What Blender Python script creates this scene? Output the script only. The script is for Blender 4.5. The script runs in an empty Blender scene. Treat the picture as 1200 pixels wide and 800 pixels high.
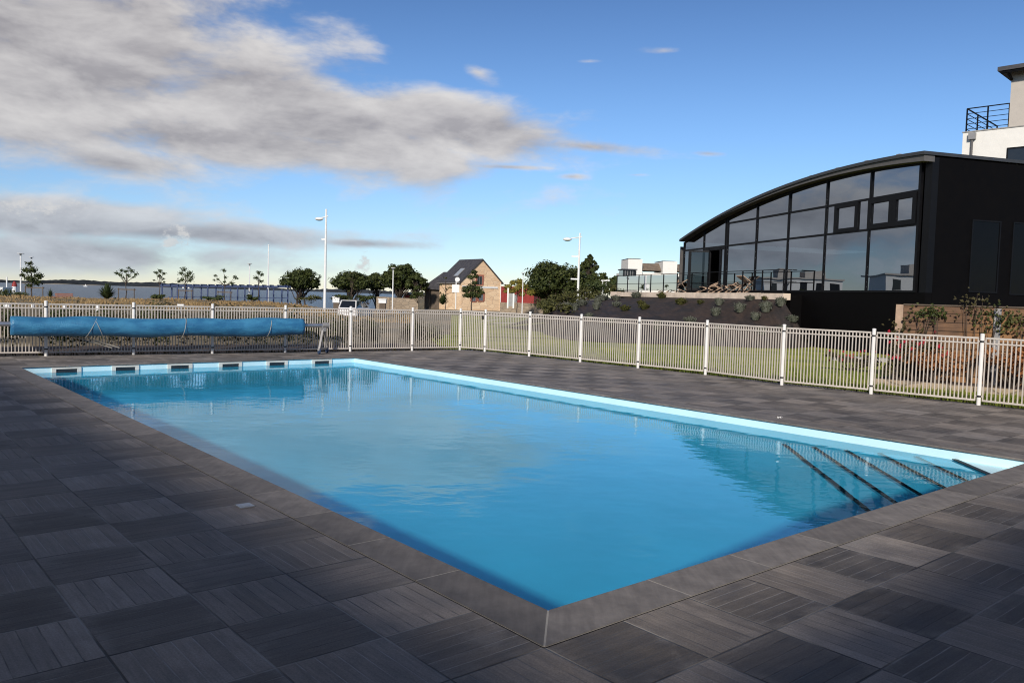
import bpy, bmesh, math, random
from math import sin, cos, pi, radians
from mathutils import Vector, Matrix
from mathutils.bvhtree import BVHTree

random.seed(7)
S = bpy.context.scene
COL = S.collection

# ---------------------------------------------------------------- camera model
F, PITCH, ROLL, H = 954.88, .0555, .0294, 1.65
cr, sr, cp, sp = cos(ROLL), sin(ROLL), cos(PITCH), sin(PITCH)


def ray(px, py):
    a, b = (px - 600) / F, (py - 400) / F
    u, v = a * cr + b * sr, -a * sr + b * cr
    return Vector((u, cp - sp * v, -sp - cp * v))


def gnd(px, py, z=0.):
    d = ray(px, py)
    return Vector((0, 0, H)) + d * ((z - H) / d.z)


def at(px, py, Y):
    d = ray(px, py)
    return Vector((0, 0, H)) + d * (Y / d.y)


def hor(px):
    return 329.3 + px * .0294


# pool frame: u across the short side, v along the long side, origin at the near corner
TH = .7033
A = Vector((.2298, 4.1874, 0))
DW, DL, UP = Vector((cos(TH), sin(TH), 0)), Vector((-sin(TH), cos(TH), 0)), Vector((0, 0, 1))
PL, PW = 15.155, 7.356


def LP(u, v, z=0.):
    return A + DW * u + DL * v + UP * z


def uv_of(p):
    q = p - A
    return q.dot(DW), q.dot(DL)


# ---------------------------------------------------------------- materials
def nodes_of(m):
    m.use_nodes = True
    nt = m.node_tree
    return nt, nt.nodes, nt.links


class NT:
    """small helper to write node graphs"""
    def __init__(self, nt):
        self.nt, self.N, self.L = nt, nt.nodes, nt.links

    def put(self, sock, val):
        if isinstance(val, bpy.types.NodeSocket):
            self.L.new(val, sock)
        elif isinstance(val, (tuple, list)) and sock.type == 'RGBA' and len(val) == 3:
            sock.default_value = (*val, 1)
        else:
            sock.default_value = val

    def node(self, t, **kw):
        n = self.N.new(t)
        for k, v in kw.items():
            setattr(n, k, v)
        return n

    def m(self, op, a, b=None, c=None, clamp=False):
        n = self.node('ShaderNodeMath', operation=op, use_clamp=clamp)
        for i, x in enumerate((a, b, c)):
            if x is not None:
                self.put(n.inputs[i], x)
        return n.outputs[0]

    def vm(self, op, a, b=None):
        n = self.node('ShaderNodeVectorMath', operation=op)
        self.put(n.inputs[0], a)
        if b is not None:
            self.put(n.inputs[1], b)
        return n.outputs[0]

    def xyz(self, x, y, z):
        n = self.node('ShaderNodeCombineXYZ')
        for i, q in enumerate((x, y, z)):
            self.put(n.inputs[i], q)
        return n.outputs[0]

    def sep(self, v):
        n = self.node('ShaderNodeSeparateXYZ')
        self.put(n.inputs[0], v)
        return n.outputs

    def noise(self, vec, scale, detail=4, rough=.55, lac=2.):
        n = self.node('ShaderNodeTexNoise')
        self.put(n.inputs['Vector'], vec)
        n.inputs['Scale'].default_value = scale
        n.inputs['Detail'].default_value = detail
        n.inputs['Roughness'].default_value = rough
        n.inputs['Lacunarity'].default_value = lac
        return n.outputs['Fac']

    def white(self, vec):
        n = self.node('ShaderNodeTexWhiteNoise')
        self.put(n.inputs['Vector'], vec)
        return n.outputs['Value']

    def ramp(self, f, a, b, lo=0., hi=1., smooth=True):
        n = self.node('ShaderNodeMapRange', interpolation_type='SMOOTHSTEP' if smooth else 'LINEAR')
        self.put(n.inputs[0], f)
        for i, x in enumerate((a, b, lo, hi)):
            self.put(n.inputs[i + 1], x)
        return n.outputs[0]

    def mix(self, f, a, b, mode='MIX'):
        n = self.node('ShaderNodeMix', data_type='RGBA', blend_type=mode)
        self.put(n.inputs[0], f)
        self.put(n.inputs[6], a)
        self.put(n.inputs[7], b)
        return n.outputs[2]

    def bump(self, h, strength=.3, dist=.01):
        n = self.node('ShaderNodeBump')
        n.inputs['Strength'].default_value = strength
        n.inputs['Distance'].default_value = dist
        self.put(n.inputs['Height'], h)
        return n.outputs[0]

    def coord(self, which='Object'):
        return self.node('ShaderNodeTexCoord').outputs[which]


def newmat(name):
    m = bpy.data.materials.new(name)
    m.use_nodes = True
    t = NT(m.node_tree)
    b = m.node_tree.nodes['Principled BSDF']
    return m, t, b


def plain(name, col, rough=.6, metal=0., var=.12, scale=3., bump=0., spec=.5, bscale=None):
    """painted or raw surface with uneven wear"""
    m, t, b = newmat(name)
    co = t.coord()
    n = t.noise(co, scale, 6, .6)
    f = t.ramp(n, .3, .7, 1 - var, 1 + var, False)
    t.put(b.inputs['Base Color'], t.mix(1., col, t.xyz(f, f, f), 'MULTIPLY'))
    t.put(b.inputs['Roughness'], t.ramp(n, .3, .7, max(0, rough - .08), min(1, rough + .08), False))
    b.inputs['Metallic'].default_value = metal
    b.inputs['Specular IOR Level'].default_value = spec
    if bump:
        t.put(b.inputs['Normal'], t.bump(t.noise(co, bscale or scale * 8, 4, .6), bump, .02))
    return m


def leafmat(name, c1, c2, rough=.6):
    m, t, b = newmat(name)
    g = t.node('ShaderNodeNewGeometry')
    r = g.outputs['Random Per Island']
    c = t.mix(r, c1, c2)
    t.put(b.inputs['Base Color'], c)
    b.inputs['Roughness'].default_value = rough
    b.inputs['Specular IOR Level'].default_value = .25
    tr = t.node('ShaderNodeBsdfTranslucent')
    t.put(tr.inputs[0], c)
    mx = t.node('ShaderNodeMixShader')
    mx.inputs[0].default_value = .25
    t.L.new(b.outputs[0], mx.inputs[1])
    t.L.new(tr.outputs[0], mx.inputs[2])
    t.L.new(mx.outputs[0], t.N['Material Output'].inputs[0])
    return m


M = {}
M['white'] = plain('white_paint', (.80, .79, .76), .35, var=.06)
M['fence'] = plain('cream_fence_paint', (.58, .525, .46), .42, var=.10, scale=2)
M['post'] = plain('white_post_paint', (.82, .80, .76), .35, var=.06)
M['black'] = plain('black_rubber', (.012, .012, .013), .5)
M['alu'] = plain('brushed_aluminium', (.55, .55, .56), .35, .9, .1)
M['steelgrey'] = plain('grey_metal', (.30, .29, .28), .5, .3)
M['navy'] = plain('dark_blue_plastic', (.03, .06, .13), .5)
M['cladding'] = plain('black_cladding', (.0030, .0026, .0028), .65, var=.15, spec=.08)
M['blackframe'] = plain('black_window_frame', (.005, .005, .006), .5, spec=.2)
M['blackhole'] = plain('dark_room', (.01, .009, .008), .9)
M['roofzinc'] = plain('zinc_roof', (.055, .057, .06), .45, .3, .2, 1.)
M['soffit'] = plain('grey_soffit', (.10, .094, .09), .7)
M['ledge'] = plain('pale_stone_ledge', (.74, .60, .47), .8, var=.25, scale=1.5, bump=.3)
M['render'] = plain('white_render', (.80, .77, .70), .9, var=.04, bump=.15, bscale=30)
M['rendergrey'] = plain('beige_render', (.50, .45, .39), .9, var=.06)
M['redclad'] = plain('red_cladding', (.27, .025, .02), .6, var=.15)
M['redbrick'] = plain('red_brick_trim', (.36, .12, .075), .85, var=.3, scale=5)
M['slate'] = plain('slate_roof', (.055, .052, .055), .6, var=.3, scale=2.5)
M['slateblue'] = plain('dark_slate', (.06, .065, .075), .6, var=.3)
M['mansard'] = plain('brown_mansard', (.17, .13, .095), .8, var=.3)
M['bluesteel'] = plain('blue_painted_steel', (.018, .038, .115), .5)
M['wood'] = plain('weathered_deckchair_wood', (.42, .29, .20), .7, var=.25, scale=6)
M['stake'] = plain('grey_brown_stake', (.12, .09, .065), .85, var=.3)
M['redwood'] = plain('red_brown_boards', (.20, .075, .045), .7, var=.2)
M['canvas'] = plain('beige_canvas', (.32, .23, .16), .85, var=.2)
M['bark'] = plain('tree_bark', (.075, .055, .04), .9, var=.4, scale=4, bump=.5)
M['barkpale'] = plain('pale_bark', (.40, .36, .31), .85, var=.3, scale=4)
M['path'] = plain('pale_concrete_path', (.50, .45, .38), .9, var=.12, scale=.7, bump=.1)
M['kerb'] = plain('grey_kerb_stone', (.33, .31, .28), .85, var=.15, bump=.2)
M['lampgrey'] = plain('lamp_grey_glass', (.25, .27, .28), .3)
M['carwhite'] = plain('white_car_paint', (.78, .77, .75), .2, var=.03)
M['carglass'] = plain('dark_car_glass', (.012, .014, .016), .08)
M['windowdark'] = plain('dark_window_glass', (.02, .022, .025), .08)
M['blackglass'] = plain('black_window_glass', (.004, .004, .005), .12, spec=.12)
M['windowblue'] = plain('blue_grey_window_glass', (.12, .14, .16), .12)
M['skylight'] = plain('skylight_glass', (.33, .36, .38), .1)
M['letters'] = plain('white_letters', (.8, .8, .8), .6)
M['bank'] = plain('bare_brown_earth', (.055, .035, .026), .95, var=.4, scale=2, bump=.6)
M['rope'] = plain('pale_nylon_cord', (.45, .42, .36), .8)
M['skim'] = plain('white_skimmer_plastic', (.70, .68, .62), .4, var=.08)
M['skimdark'] = plain('dark_skimmer_opening', (.02, .03, .04), .6)
M['nosing'] = plain('black_step_nosing', (.006, .006, .008), .6)
M['plate'] = plain('grey_metal_drain_plate', (.40, .42, .44), .4, .5)
M['leaf1'] = leafmat('dark_green_foliage', (.020, .031, .008), (.088, .104, .026))
M['leaf2'] = leafmat('mid_green_foliage', (.03, .05, .016), (.085, .105, .035))
M['leafy'] = leafmat('yellow_green_foliage', (.17, .15, .028), (.30, .25, .05))
M['leafs'] = leafmat('silver_foliage', (.085, .095, .065), (.21, .215, .17))
M['leafo'] = leafmat('olive_foliage', (.05, .055, .016), (.12, .115, .035))
M['leafr'] = leafmat('rust_orange_foliage', (.20, .07, .022), (.40, .17, .06))
M['flower'] = leafmat('crimson_flowers', (.30, .010, .02), (.55, .03, .06))
M['leafb'] = leafmat('brown_green_foliage', (.05, .04, .018), (.09, .08, .03))
M['dry'] = leafmat('dry_dune_grass', (.24, .15, .06), (.42, .29, .14))
M['grassblade'] = leafmat('lawn_blades', (.08, .13, .012), (.22, .26, .03))


def mat_deck():
    m, t, b = newmat('charcoal_deck_tiles')
    co = t.coord()
    P = .545
    x, y, _ = t.sep(co)
    gx, gy = t.m('DIVIDE', t.m('ADD', x, .3), P), t.m('DIVIDE', t.m('ADD', y, .3), P)
    cx, cy = t.m('FLOOR', gx), t.m('FLOOR', gy)
    fx, fy = t.m('FRACT', gx), t.m('FRACT', gy)
    par = t.m('MODULO', t.m('ADD', t.m('ADD', cx, cy), 400.), 2.)
    par = t.m('GREATER_THAN', par, .5)
    cell = t.xyz(cx, cy, 0.)
    r1 = t.white(cell)
    r2 = t.white(t.vm('ADD', cell, (17.3, 5.1, 2.)))
    # coordinate across the grooves / along the grooves
    across = t.m('ADD', t.m('MULTIPLY', fx, t.m('SUBTRACT', 1., par)), t.m('MULTIPLY', fy, par))
    along = t.m('ADD', t.m('MULTIPLY', fy, t.m('SUBTRACT', 1., par)), t.m('MULTIPLY', fx, par))
    # boards: six bands per tile, each with its own tone
    bands = t.m('MULTIPLY', across, 6.)
    bi = t.m('FLOOR', bands)
    bf = t.m('FRACT', bands)
    rb = t.white(t.vm('ADD', cell, t.xyz(0., 0., t.m('ADD', bi, .5))))
    # fine wood-like streaks running along the grooves
    st = t.xyz(t.m('MULTIPLY', across, 26.), t.m('MULTIPLY', along, 1.6), t.m('MULTIPLY', r1, 37.))
    streak = t.noise(st, 1., 5, .65)
    edge = t.m('MINIMUM', bf, t.m('SUBTRACT', 1., bf))
    groove = t.ramp(edge, .0, .075, 0., 1.)
    gvis = t.ramp(t.noise(t.xyz(t.m('MULTIPLY', bi, 1.7), along, t.m('MULTIPLY', r2, 50.)), 3.1, 2), .35, .62, .1, 1.)
    gd = t.m('SUBTRACT', 1., t.m('MULTIPLY', t.m('SUBTRACT', 1., groove), t.m('MULTIPLY', gvis, .85)))
    ex = t.m('MINIMUM', fx, t.m('SUBTRACT', 1., fx))
    ey = t.m('MINIMUM', fy, t.m('SUBTRACT', 1., fy))
    wob = t.m('MULTIPLY', t.noise(co, 9., 3), .009)
    joint = t.ramp(t.m('MINIMUM', ex, ey), wob, t.m('ADD', wob, .012), 0., 1.)
    big = t.noise(co, .55, 4, .6)
    mid = t.noise(co, 3.1, 5, .62)
    tone = t.ramp(r1, 0., 1., .78, 1.14, False)
    tone = t.m('MULTIPLY', tone, t.ramp(rb, 0., 1., .84, 1.14, False))
    # the tiles grooved across the walking line carry more dirt
    tone = t.m('MULTIPLY', tone, t.m('SUBTRACT', 1.10, t.m('MULTIPLY', par, t.ramp(t.noise(co, .4, 2), .35, .65, .20, .58))))
    tone = t.m('MULTIPLY', tone, t.ramp(streak, .25, .75, .74, 1.22, False))
    tone = t.m('MULTIPLY', tone, t.ramp(mid, .25, .75, .70, 1.28, False))
    tone = t.m('MULTIPLY', tone, t.ramp(big, .3, .7, .8, 1.18, False))
    hue = t.mix(t.ramp(t.noise(co, .9, 3), .35, .65, 0., 1.), (.205, .183, .166), (.228, .195, .166))
    base = t.mix(1., hue, t.xyz(tone, tone, tone), 'MULTIPLY')
    # worn pale tile edges, blotches of dried water, coarse grain
    wear = t.m('MULTIPLY', t.ramp(t.m('MINIMUM', ex, ey), .0, .16, 1., 0.), t.ramp(t.noise(co, 4.5, 5, .65), .42, .7))
    base = t.mix(t.m('MULTIPLY', wear, .45), base, (.30, .27, .24))
    blot = t.ramp(t.noise(co, 1.05, 7, .68), .54, .66)
    base = t.mix(t.m('MULTIPLY', blot, .30), base, (.085, .074, .066))
    dry = t.ramp(t.noise(t.vm('ADD', co, (9.1, 3.3, 0.)), 1.9, 7, .7), .56, .70)
    base = t.mix(t.m('MULTIPLY', dry, .28), base, (.30, .272, .245))
    grain = t.noise(co, 95., 3, .7)
    gr = t.ramp(grain, .3, .7, .78, 1.22, False)
    base = t.mix(1., base, t.xyz(gr, gr, gr), 'MULTIPLY')
    # grooves: some dark with dirt, some pale with worn edges
    gcol = t.mix(t.ramp(r2, .35, .65), (.045, .042, .042), (.30, .28, .265))
    base = t.mix(t.m('SUBTRACT', 1., gd), base, gcol)
    jr = t.ramp(t.noise(co, 1.3, 2), .42, .62, 0., 1.)
    jcol = t.mix(jr, (.035, .032, .032), (.28, .26, .235))
    base = t.mix(t.m('MULTIPLY', t.m('SUBTRACT', 1., joint), .9), base, jcol)
    # dark spots of moss and chewing gum
    v = t.node('ShaderNodeTexVoronoi')
    v.inputs['Scale'].default_value = 2.3
    t.put(v.inputs['Vector'], co)
    spot = t.ramp(v.outputs['Distance'], .012, .03, .8, 0.)
    base = t.mix(spot, base, (.03, .028, .027))
    t.put(b.inputs['Base Color'], base)
    t.put(b.inputs['Roughness'], t.ramp(mid, .3, .7, .55, .78, False))
    b.inputs['Specular IOR Level'].default_value = .35
    h = t.m('ADD', t.m('MULTIPLY', gd, .8), t.m('ADD', t.m('MULTIPLY', joint, 1.2), t.m('MULTIPLY', streak, .35)))
    h = t.m('ADD', h, t.m('MULTIPLY', r1, .25))
    h = t.m('ADD', h, t.m('MULTIPLY', grain, .35))
    t.put(b.inputs['Normal'], t.bump(h, .55, .006))
    return m


def mat_coping():
    m, t, b = newmat('charcoal_coping_stone')
    co = t.coord()
    g = t.node('ShaderNodeNewGeometry')
    r = g.outputs['Random Per Island']
    n = t.noise(co, 5., 6, .65)
    st = t.noise(t.vm('MULTIPLY', co, (9., 1.2, 1.)), 2.5, 4, .6)
    f = t.m('MULTIPLY', t.ramp(n, .3, .7, .74, 1.24, False), t.ramp(r, 0., 1., .78, 1.2, False))
    f = t.m('MULTIPLY', f, t.ramp(st, .3, .7, .85, 1.15, False))
    t.put(b.inputs['Base Color'], t.mix(1., (.176, .158, .143), t.xyz(f, f, f), 'MULTIPLY'))
    b.inputs['Roughness'].default_value = .66
    b.inputs['Specular IOR Level'].default_value = .35
    t.put(b.inputs['Normal'], t.bump(t.noise(co, 40., 5, .6), .25, .004))
    return m


def mat_liner():
    m, t, b = newmat('pale_blue_pool_liner')
    co = t.coord()
    n = t.noise(co, 1.2, 4)
    f = t.ramp(n, .3, .7, .93, 1.05, False)
    t.put(b.inputs['Base Color'], t.mix(1., (.64, .91, .985), t.xyz(f, f, f), 'MULTIPLY'))
    b.inputs['Roughness'].default_value = .45
    return m


def mat_water():
    m, t, b = newmat('pool_water')
    co = t.coord()
    x, y, z = t.sep(co)
    n1 = t.noise(co, 1.1, 3, .5)
    n2 = t.noise(t.vm('MULTIPLY', co, (1., 1.6, 1.)), 4.2, 3, .5)
    h = t.m('ADD', t.m('MULTIPLY', n1, 1.), t.m('MULTIPLY', n2, .22))
    nr = t.bump(h, 1., .0065)
    t.N.remove(b)
    gl = t.node('ShaderNodeBsdfGlass')
    gl.inputs['Color'].default_value = (.32, .835, 1., 1)
    gl.inputs['Roughness'].default_value = 0.
    gl.inputs['IOR'].default_value = 1.333
    t.put(gl.inputs['Normal'], nr)
    # the mirror image keeps its own colours: what the tint took from the reflection is added back
    fr = t.node('ShaderNodeFresnel')
    fr.inputs[0].default_value = 1.333
    t.put(fr.inputs['Normal'], nr)
    fo = fr.outputs[0]
    g2 = t.node('ShaderNodeBsdfGlossy')
    g2.inputs['Roughness'].default_value = 0.
    t.put(g2.inputs['Normal'], nr)
    t.put(g2.inputs['Color'], t.mix(1., (.46, .10, 0.), t.xyz(fo, fo, fo), 'MULTIPLY'))
    ad = t.node('ShaderNodeAddShader')
    t.L.new(gl.outputs[0], ad.inputs[0])
    t.L.new(g2.outputs[0], ad.inputs[1])
    t.L.new(ad.outputs[0], t.N['Material Output'].inputs['Surface'])
    return m


def mat_sea():
    m, t, b = newmat('sea_water')
    co = t.coord()
    h = t.noise(t.vm('MULTIPLY', co, (1., 2.5, 1.)), .35, 6, .65)
    b.inputs['Base Color'].default_value = (.035, .06, .085, 1)
    b.inputs['Roughness'].default_value = .28
    t.put(b.inputs['Normal'], t.bump(h, 1., .5))
    return m


def mat_ground():
    m, t, b = newmat('dry_coastal_ground')
    co = t.coord()
    n = t.noise(co, .12, 6, .65)
    n2 = t.noise(co, 3., 6, .7)
    c = t.mix(t.ramp(n, .4, .62), (.10, .085, .045), (.22, .165, .09))
    f = t.ramp(n2, .25, .75, .55, 1.4, False)
    t.put(b.inputs['Base Color'], t.mix(1., c, t.xyz(f, f, f), 'MULTIPLY'))
    b.inputs['Roughness'].default_value = .95
    t.put(b.inputs['Normal'], t.bump(n2, .8, .08))
    return m


def mat_lawn():
    m, t, b = newmat('mown_lawn')
    co = t.coord()
    n = t.noise(co, .5, 5, .6)
    n2 = t.noise(co, 14., 5, .7)
    c = t.mix(t.ramp(n, .35, .65), (.165, .205, .017), (.35, .36, .038))
    f = t.ramp(n2, .25, .75, .55, 1.4, False)
    t.put(b.inputs['Base Color'], t.mix(1., c, t.xyz(f, f, f), 'MULTIPLY'))
    b.inputs['Roughness'].default_value = .9
    t.put(b.inputs['Normal'], t.bump(n2, .9, .05))
    return m


def mat_fabric():
    m, t, b = newmat('black_weed_fabric')
    co = t.coord()
    n = t.noise(co, 1.1, 5, .6)
    w = t.noise(t.vm('MULTIPLY', co, (30., 30., 2.)), 1., 2)
    st = t.noise(t.vm('MULTIPLY', co, (5., 1., .3)), 1.3, 3)
    c = t.mix(t.ramp(n, .35, .65), (.018, .014, .013), (.040, .025, .018))
    f = t.m('MULTIPLY', t.ramp(w, .3, .7, .7, 1.3, False), t.ramp(st, .35, .65, .75, 1.3, False))
    t.put(b.inputs['Base Color'], t.mix(1., c, t.xyz(f, f, f), 'MULTIPLY'))
    b.inputs['Roughness'].default_value = .8
    t.put(b.inputs['Normal'], t.bump(st, .5, .08))
    return m


def mat_stone(name, c1, c2, mortar, s=2.2, asp=(.5, .5, 1.)):
    m, t, b = newmat(name)
    co = t.vm('MULTIPLY', t.coord(), asp)
    v = t.node('ShaderNodeTexVoronoi', feature='DISTANCE_TO_EDGE')
    v.inputs['Scale'].default_value = s
    t.put(v.inputs['Vector'], co)
    v2 = t.node('ShaderNodeTexVoronoi')
    v2.inputs['Scale'].default_value = s
    t.put(v2.inputs['Vector'], co)
    rc = t.sep(v2.outputs['Color'])[0]
    n = t.noise(co, s * 3, 4)
    c = t.mix(t.m('MULTIPLY', t.m('ADD', rc, n), .5), c1, c2)
    e = t.ramp(v.outputs['Distance'], .01, .06)
    t.put(b.inputs['Base Color'], t.mix(e, mortar, c))
    b.inputs['Roughness'].default_value = .9
    t.put(b.inputs['Normal'], t.bump(e, .5, .03))
    return m


def mat_planks():
    """rough sawn sleepers of the retaining wall"""
    m, t, b = newmat('weathered_timber_sleepers')
    co = t.coord()
    x, y, z = t.sep(co)
    row = t.m('MULTIPLY', z, 5.2)
    ri, rf = t.m('FLOOR', row), t.m('FRACT', row)
    n = t.noise(t.vm('MULTIPLY', co, (1., 1., 14.)), 1.6, 6, .65)
    big = t.noise(co, .55, 4, .55)
    c = t.mix(t.ramp(n, .3, .7), (.075, .043, .028), (.18, .105, .066))
    c = t.mix(t.ramp(big, .42, .66), c, (.27, .14, .058))  # orange patches: sunlit areas of the wall put into the timber colour
    f = t.ramp(t.white(t.xyz(ri, 3., 1.)), 0., 1., .75, 1.2, False)
    c = t.mix(1., c, t.xyz(f, f, f), 'MULTIPLY')
    e = t.ramp(t.m('MINIMUM', rf, t.m('SUBTRACT', 1., rf)), .01, .06)
    t.put(b.inputs['Base Color'], t.mix(e, (.02, .014, .01), c))
    b.inputs['Roughness'].default_value = .85
    t.put(b.inputs['Normal'], t.bump(t.m('ADD', n, e), .6, .02))
    return m


def mat_cover():
    """rolled bubble foil of the pool cover"""
    m, t, b = newmat('blue_bubble_cover')
    co = t.coord()
    v = t.node('ShaderNodeTexVoronoi')
    v.inputs['Scale'].default_value = 40.
    t.put(v.inputs['Vector'], co)
    n = t.noise(t.vm('MULTIPLY', co, (1., 1., 3.)), 2.2, 5, .6)
    c = t.mix(t.ramp(n, .3, .7), (.022, .13, .27), (.055, .24, .41))
    t.put(b.inputs['Base Color'], c)
    b.inputs['Roughness'].default_value = .38
    t.put(b.inputs['Normal'], t.bump(t.m('ADD', t.m('MULTIPLY', v.outputs['Distance'], .6), t.m('MULTIPLY', n, 2.)), .5, .02))
    return m


def mat_glass():
    """solar glazing: mirrors part of the sky, lets a little of the room through"""
    m, t, b = newmat('tinted_facade_glass')
    N = t.N
    gl = t.node('ShaderNodeBsdfGlossy')
    gl.inputs['Roughness'].default_value = .006
    gl.inputs['Color'].default_value = (.34, .365, .40, 1)
    co = t.coord()
    t.put(gl.inputs['Normal'], t.bump(t.noise(co, .35, 2), .25, .03))
    tr = t.node('ShaderNodeBsdfTransparent')
    tr.inputs[0].default_value = (.30, .31, .30, 1)
    fr = t.node('ShaderNodeFresnel')
    fr.inputs[0].default_value = 1.75
    mx = t.node('ShaderNodeMixShader')
    t.put(mx.inputs[0], t.m('ADD', t.m('MULTIPLY', fr.outputs[0], .85), .04))
    t.L.new(tr.outputs[0], mx.inputs[1])
    t.L.new(gl.outputs[0], mx.inputs[2])
    t.L.new(mx.outputs[0], N['Material Output'].inputs[0])
    return m


def mat_railglass():
    m, t, b = newmat('clear_screen_glass')
    gl = t.node('ShaderNodeBsdfGlossy')
    gl.inputs['Roughness'].default_value = .01
    tr = t.node('ShaderNodeBsdfTransparent')
    tr.inputs[0].default_value = (.60, .70, .74, 1)
    fr = t.node('ShaderNodeFresnel')
    fr.inputs[0].default_value = 1.5
    mx = t.node('ShaderNodeMixShader')
    t.L.new(fr.outputs[0], mx.inputs[0])
    t.L.new(tr.outputs[0], mx.inputs[1])
    t.L.new(gl.outputs[0], mx.inputs[2])
    t.L.new(mx.outputs[0], t.N['Material Output'].inputs[0])
    return m


def mat_wood_hill():
    m, t, b = newmat('far_wooded_shore')
    co = t.coord()
    n = t.noise(co, .02, 6, .7)
    c = t.mix(t.ramp(n, .35, .65), (.010, .014, .018), (.022, .027, .030))  # bluish tone: the haze of distance is put into the colour
    t.put(b.inputs['Base Color'], c)
    b.inputs['Roughness'].default_value = 1.
    return m


M['deck'], M['coping'], M['liner'], M['water'] = mat_deck(), mat_coping(), mat_liner(), mat_water()
M['sea'], M['ground'], M['lawn'], M['fabric'] = mat_sea(), mat_ground(), mat_lawn(), mat_fabric()
M['stone'] = mat_stone('warm_rubble_stone', (.64, .40, .22), (.95, .74, .49), (.68, .49, .32), 1.9)
M['lowstone'] = mat_stone('low_rubble_wall', (.24, .18, .12), (.42, .33, .23), (.20, .16, .12), 3.)
M['planks'], M['cover'], M['glass'], M['railglass'] = mat_planks(), mat_cover(), mat_glass(), mat_railglass()
M['hill'] = mat_wood_hill()
M['sand'] = plain('far_sand', (.36, .30, .22), .9)


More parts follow.
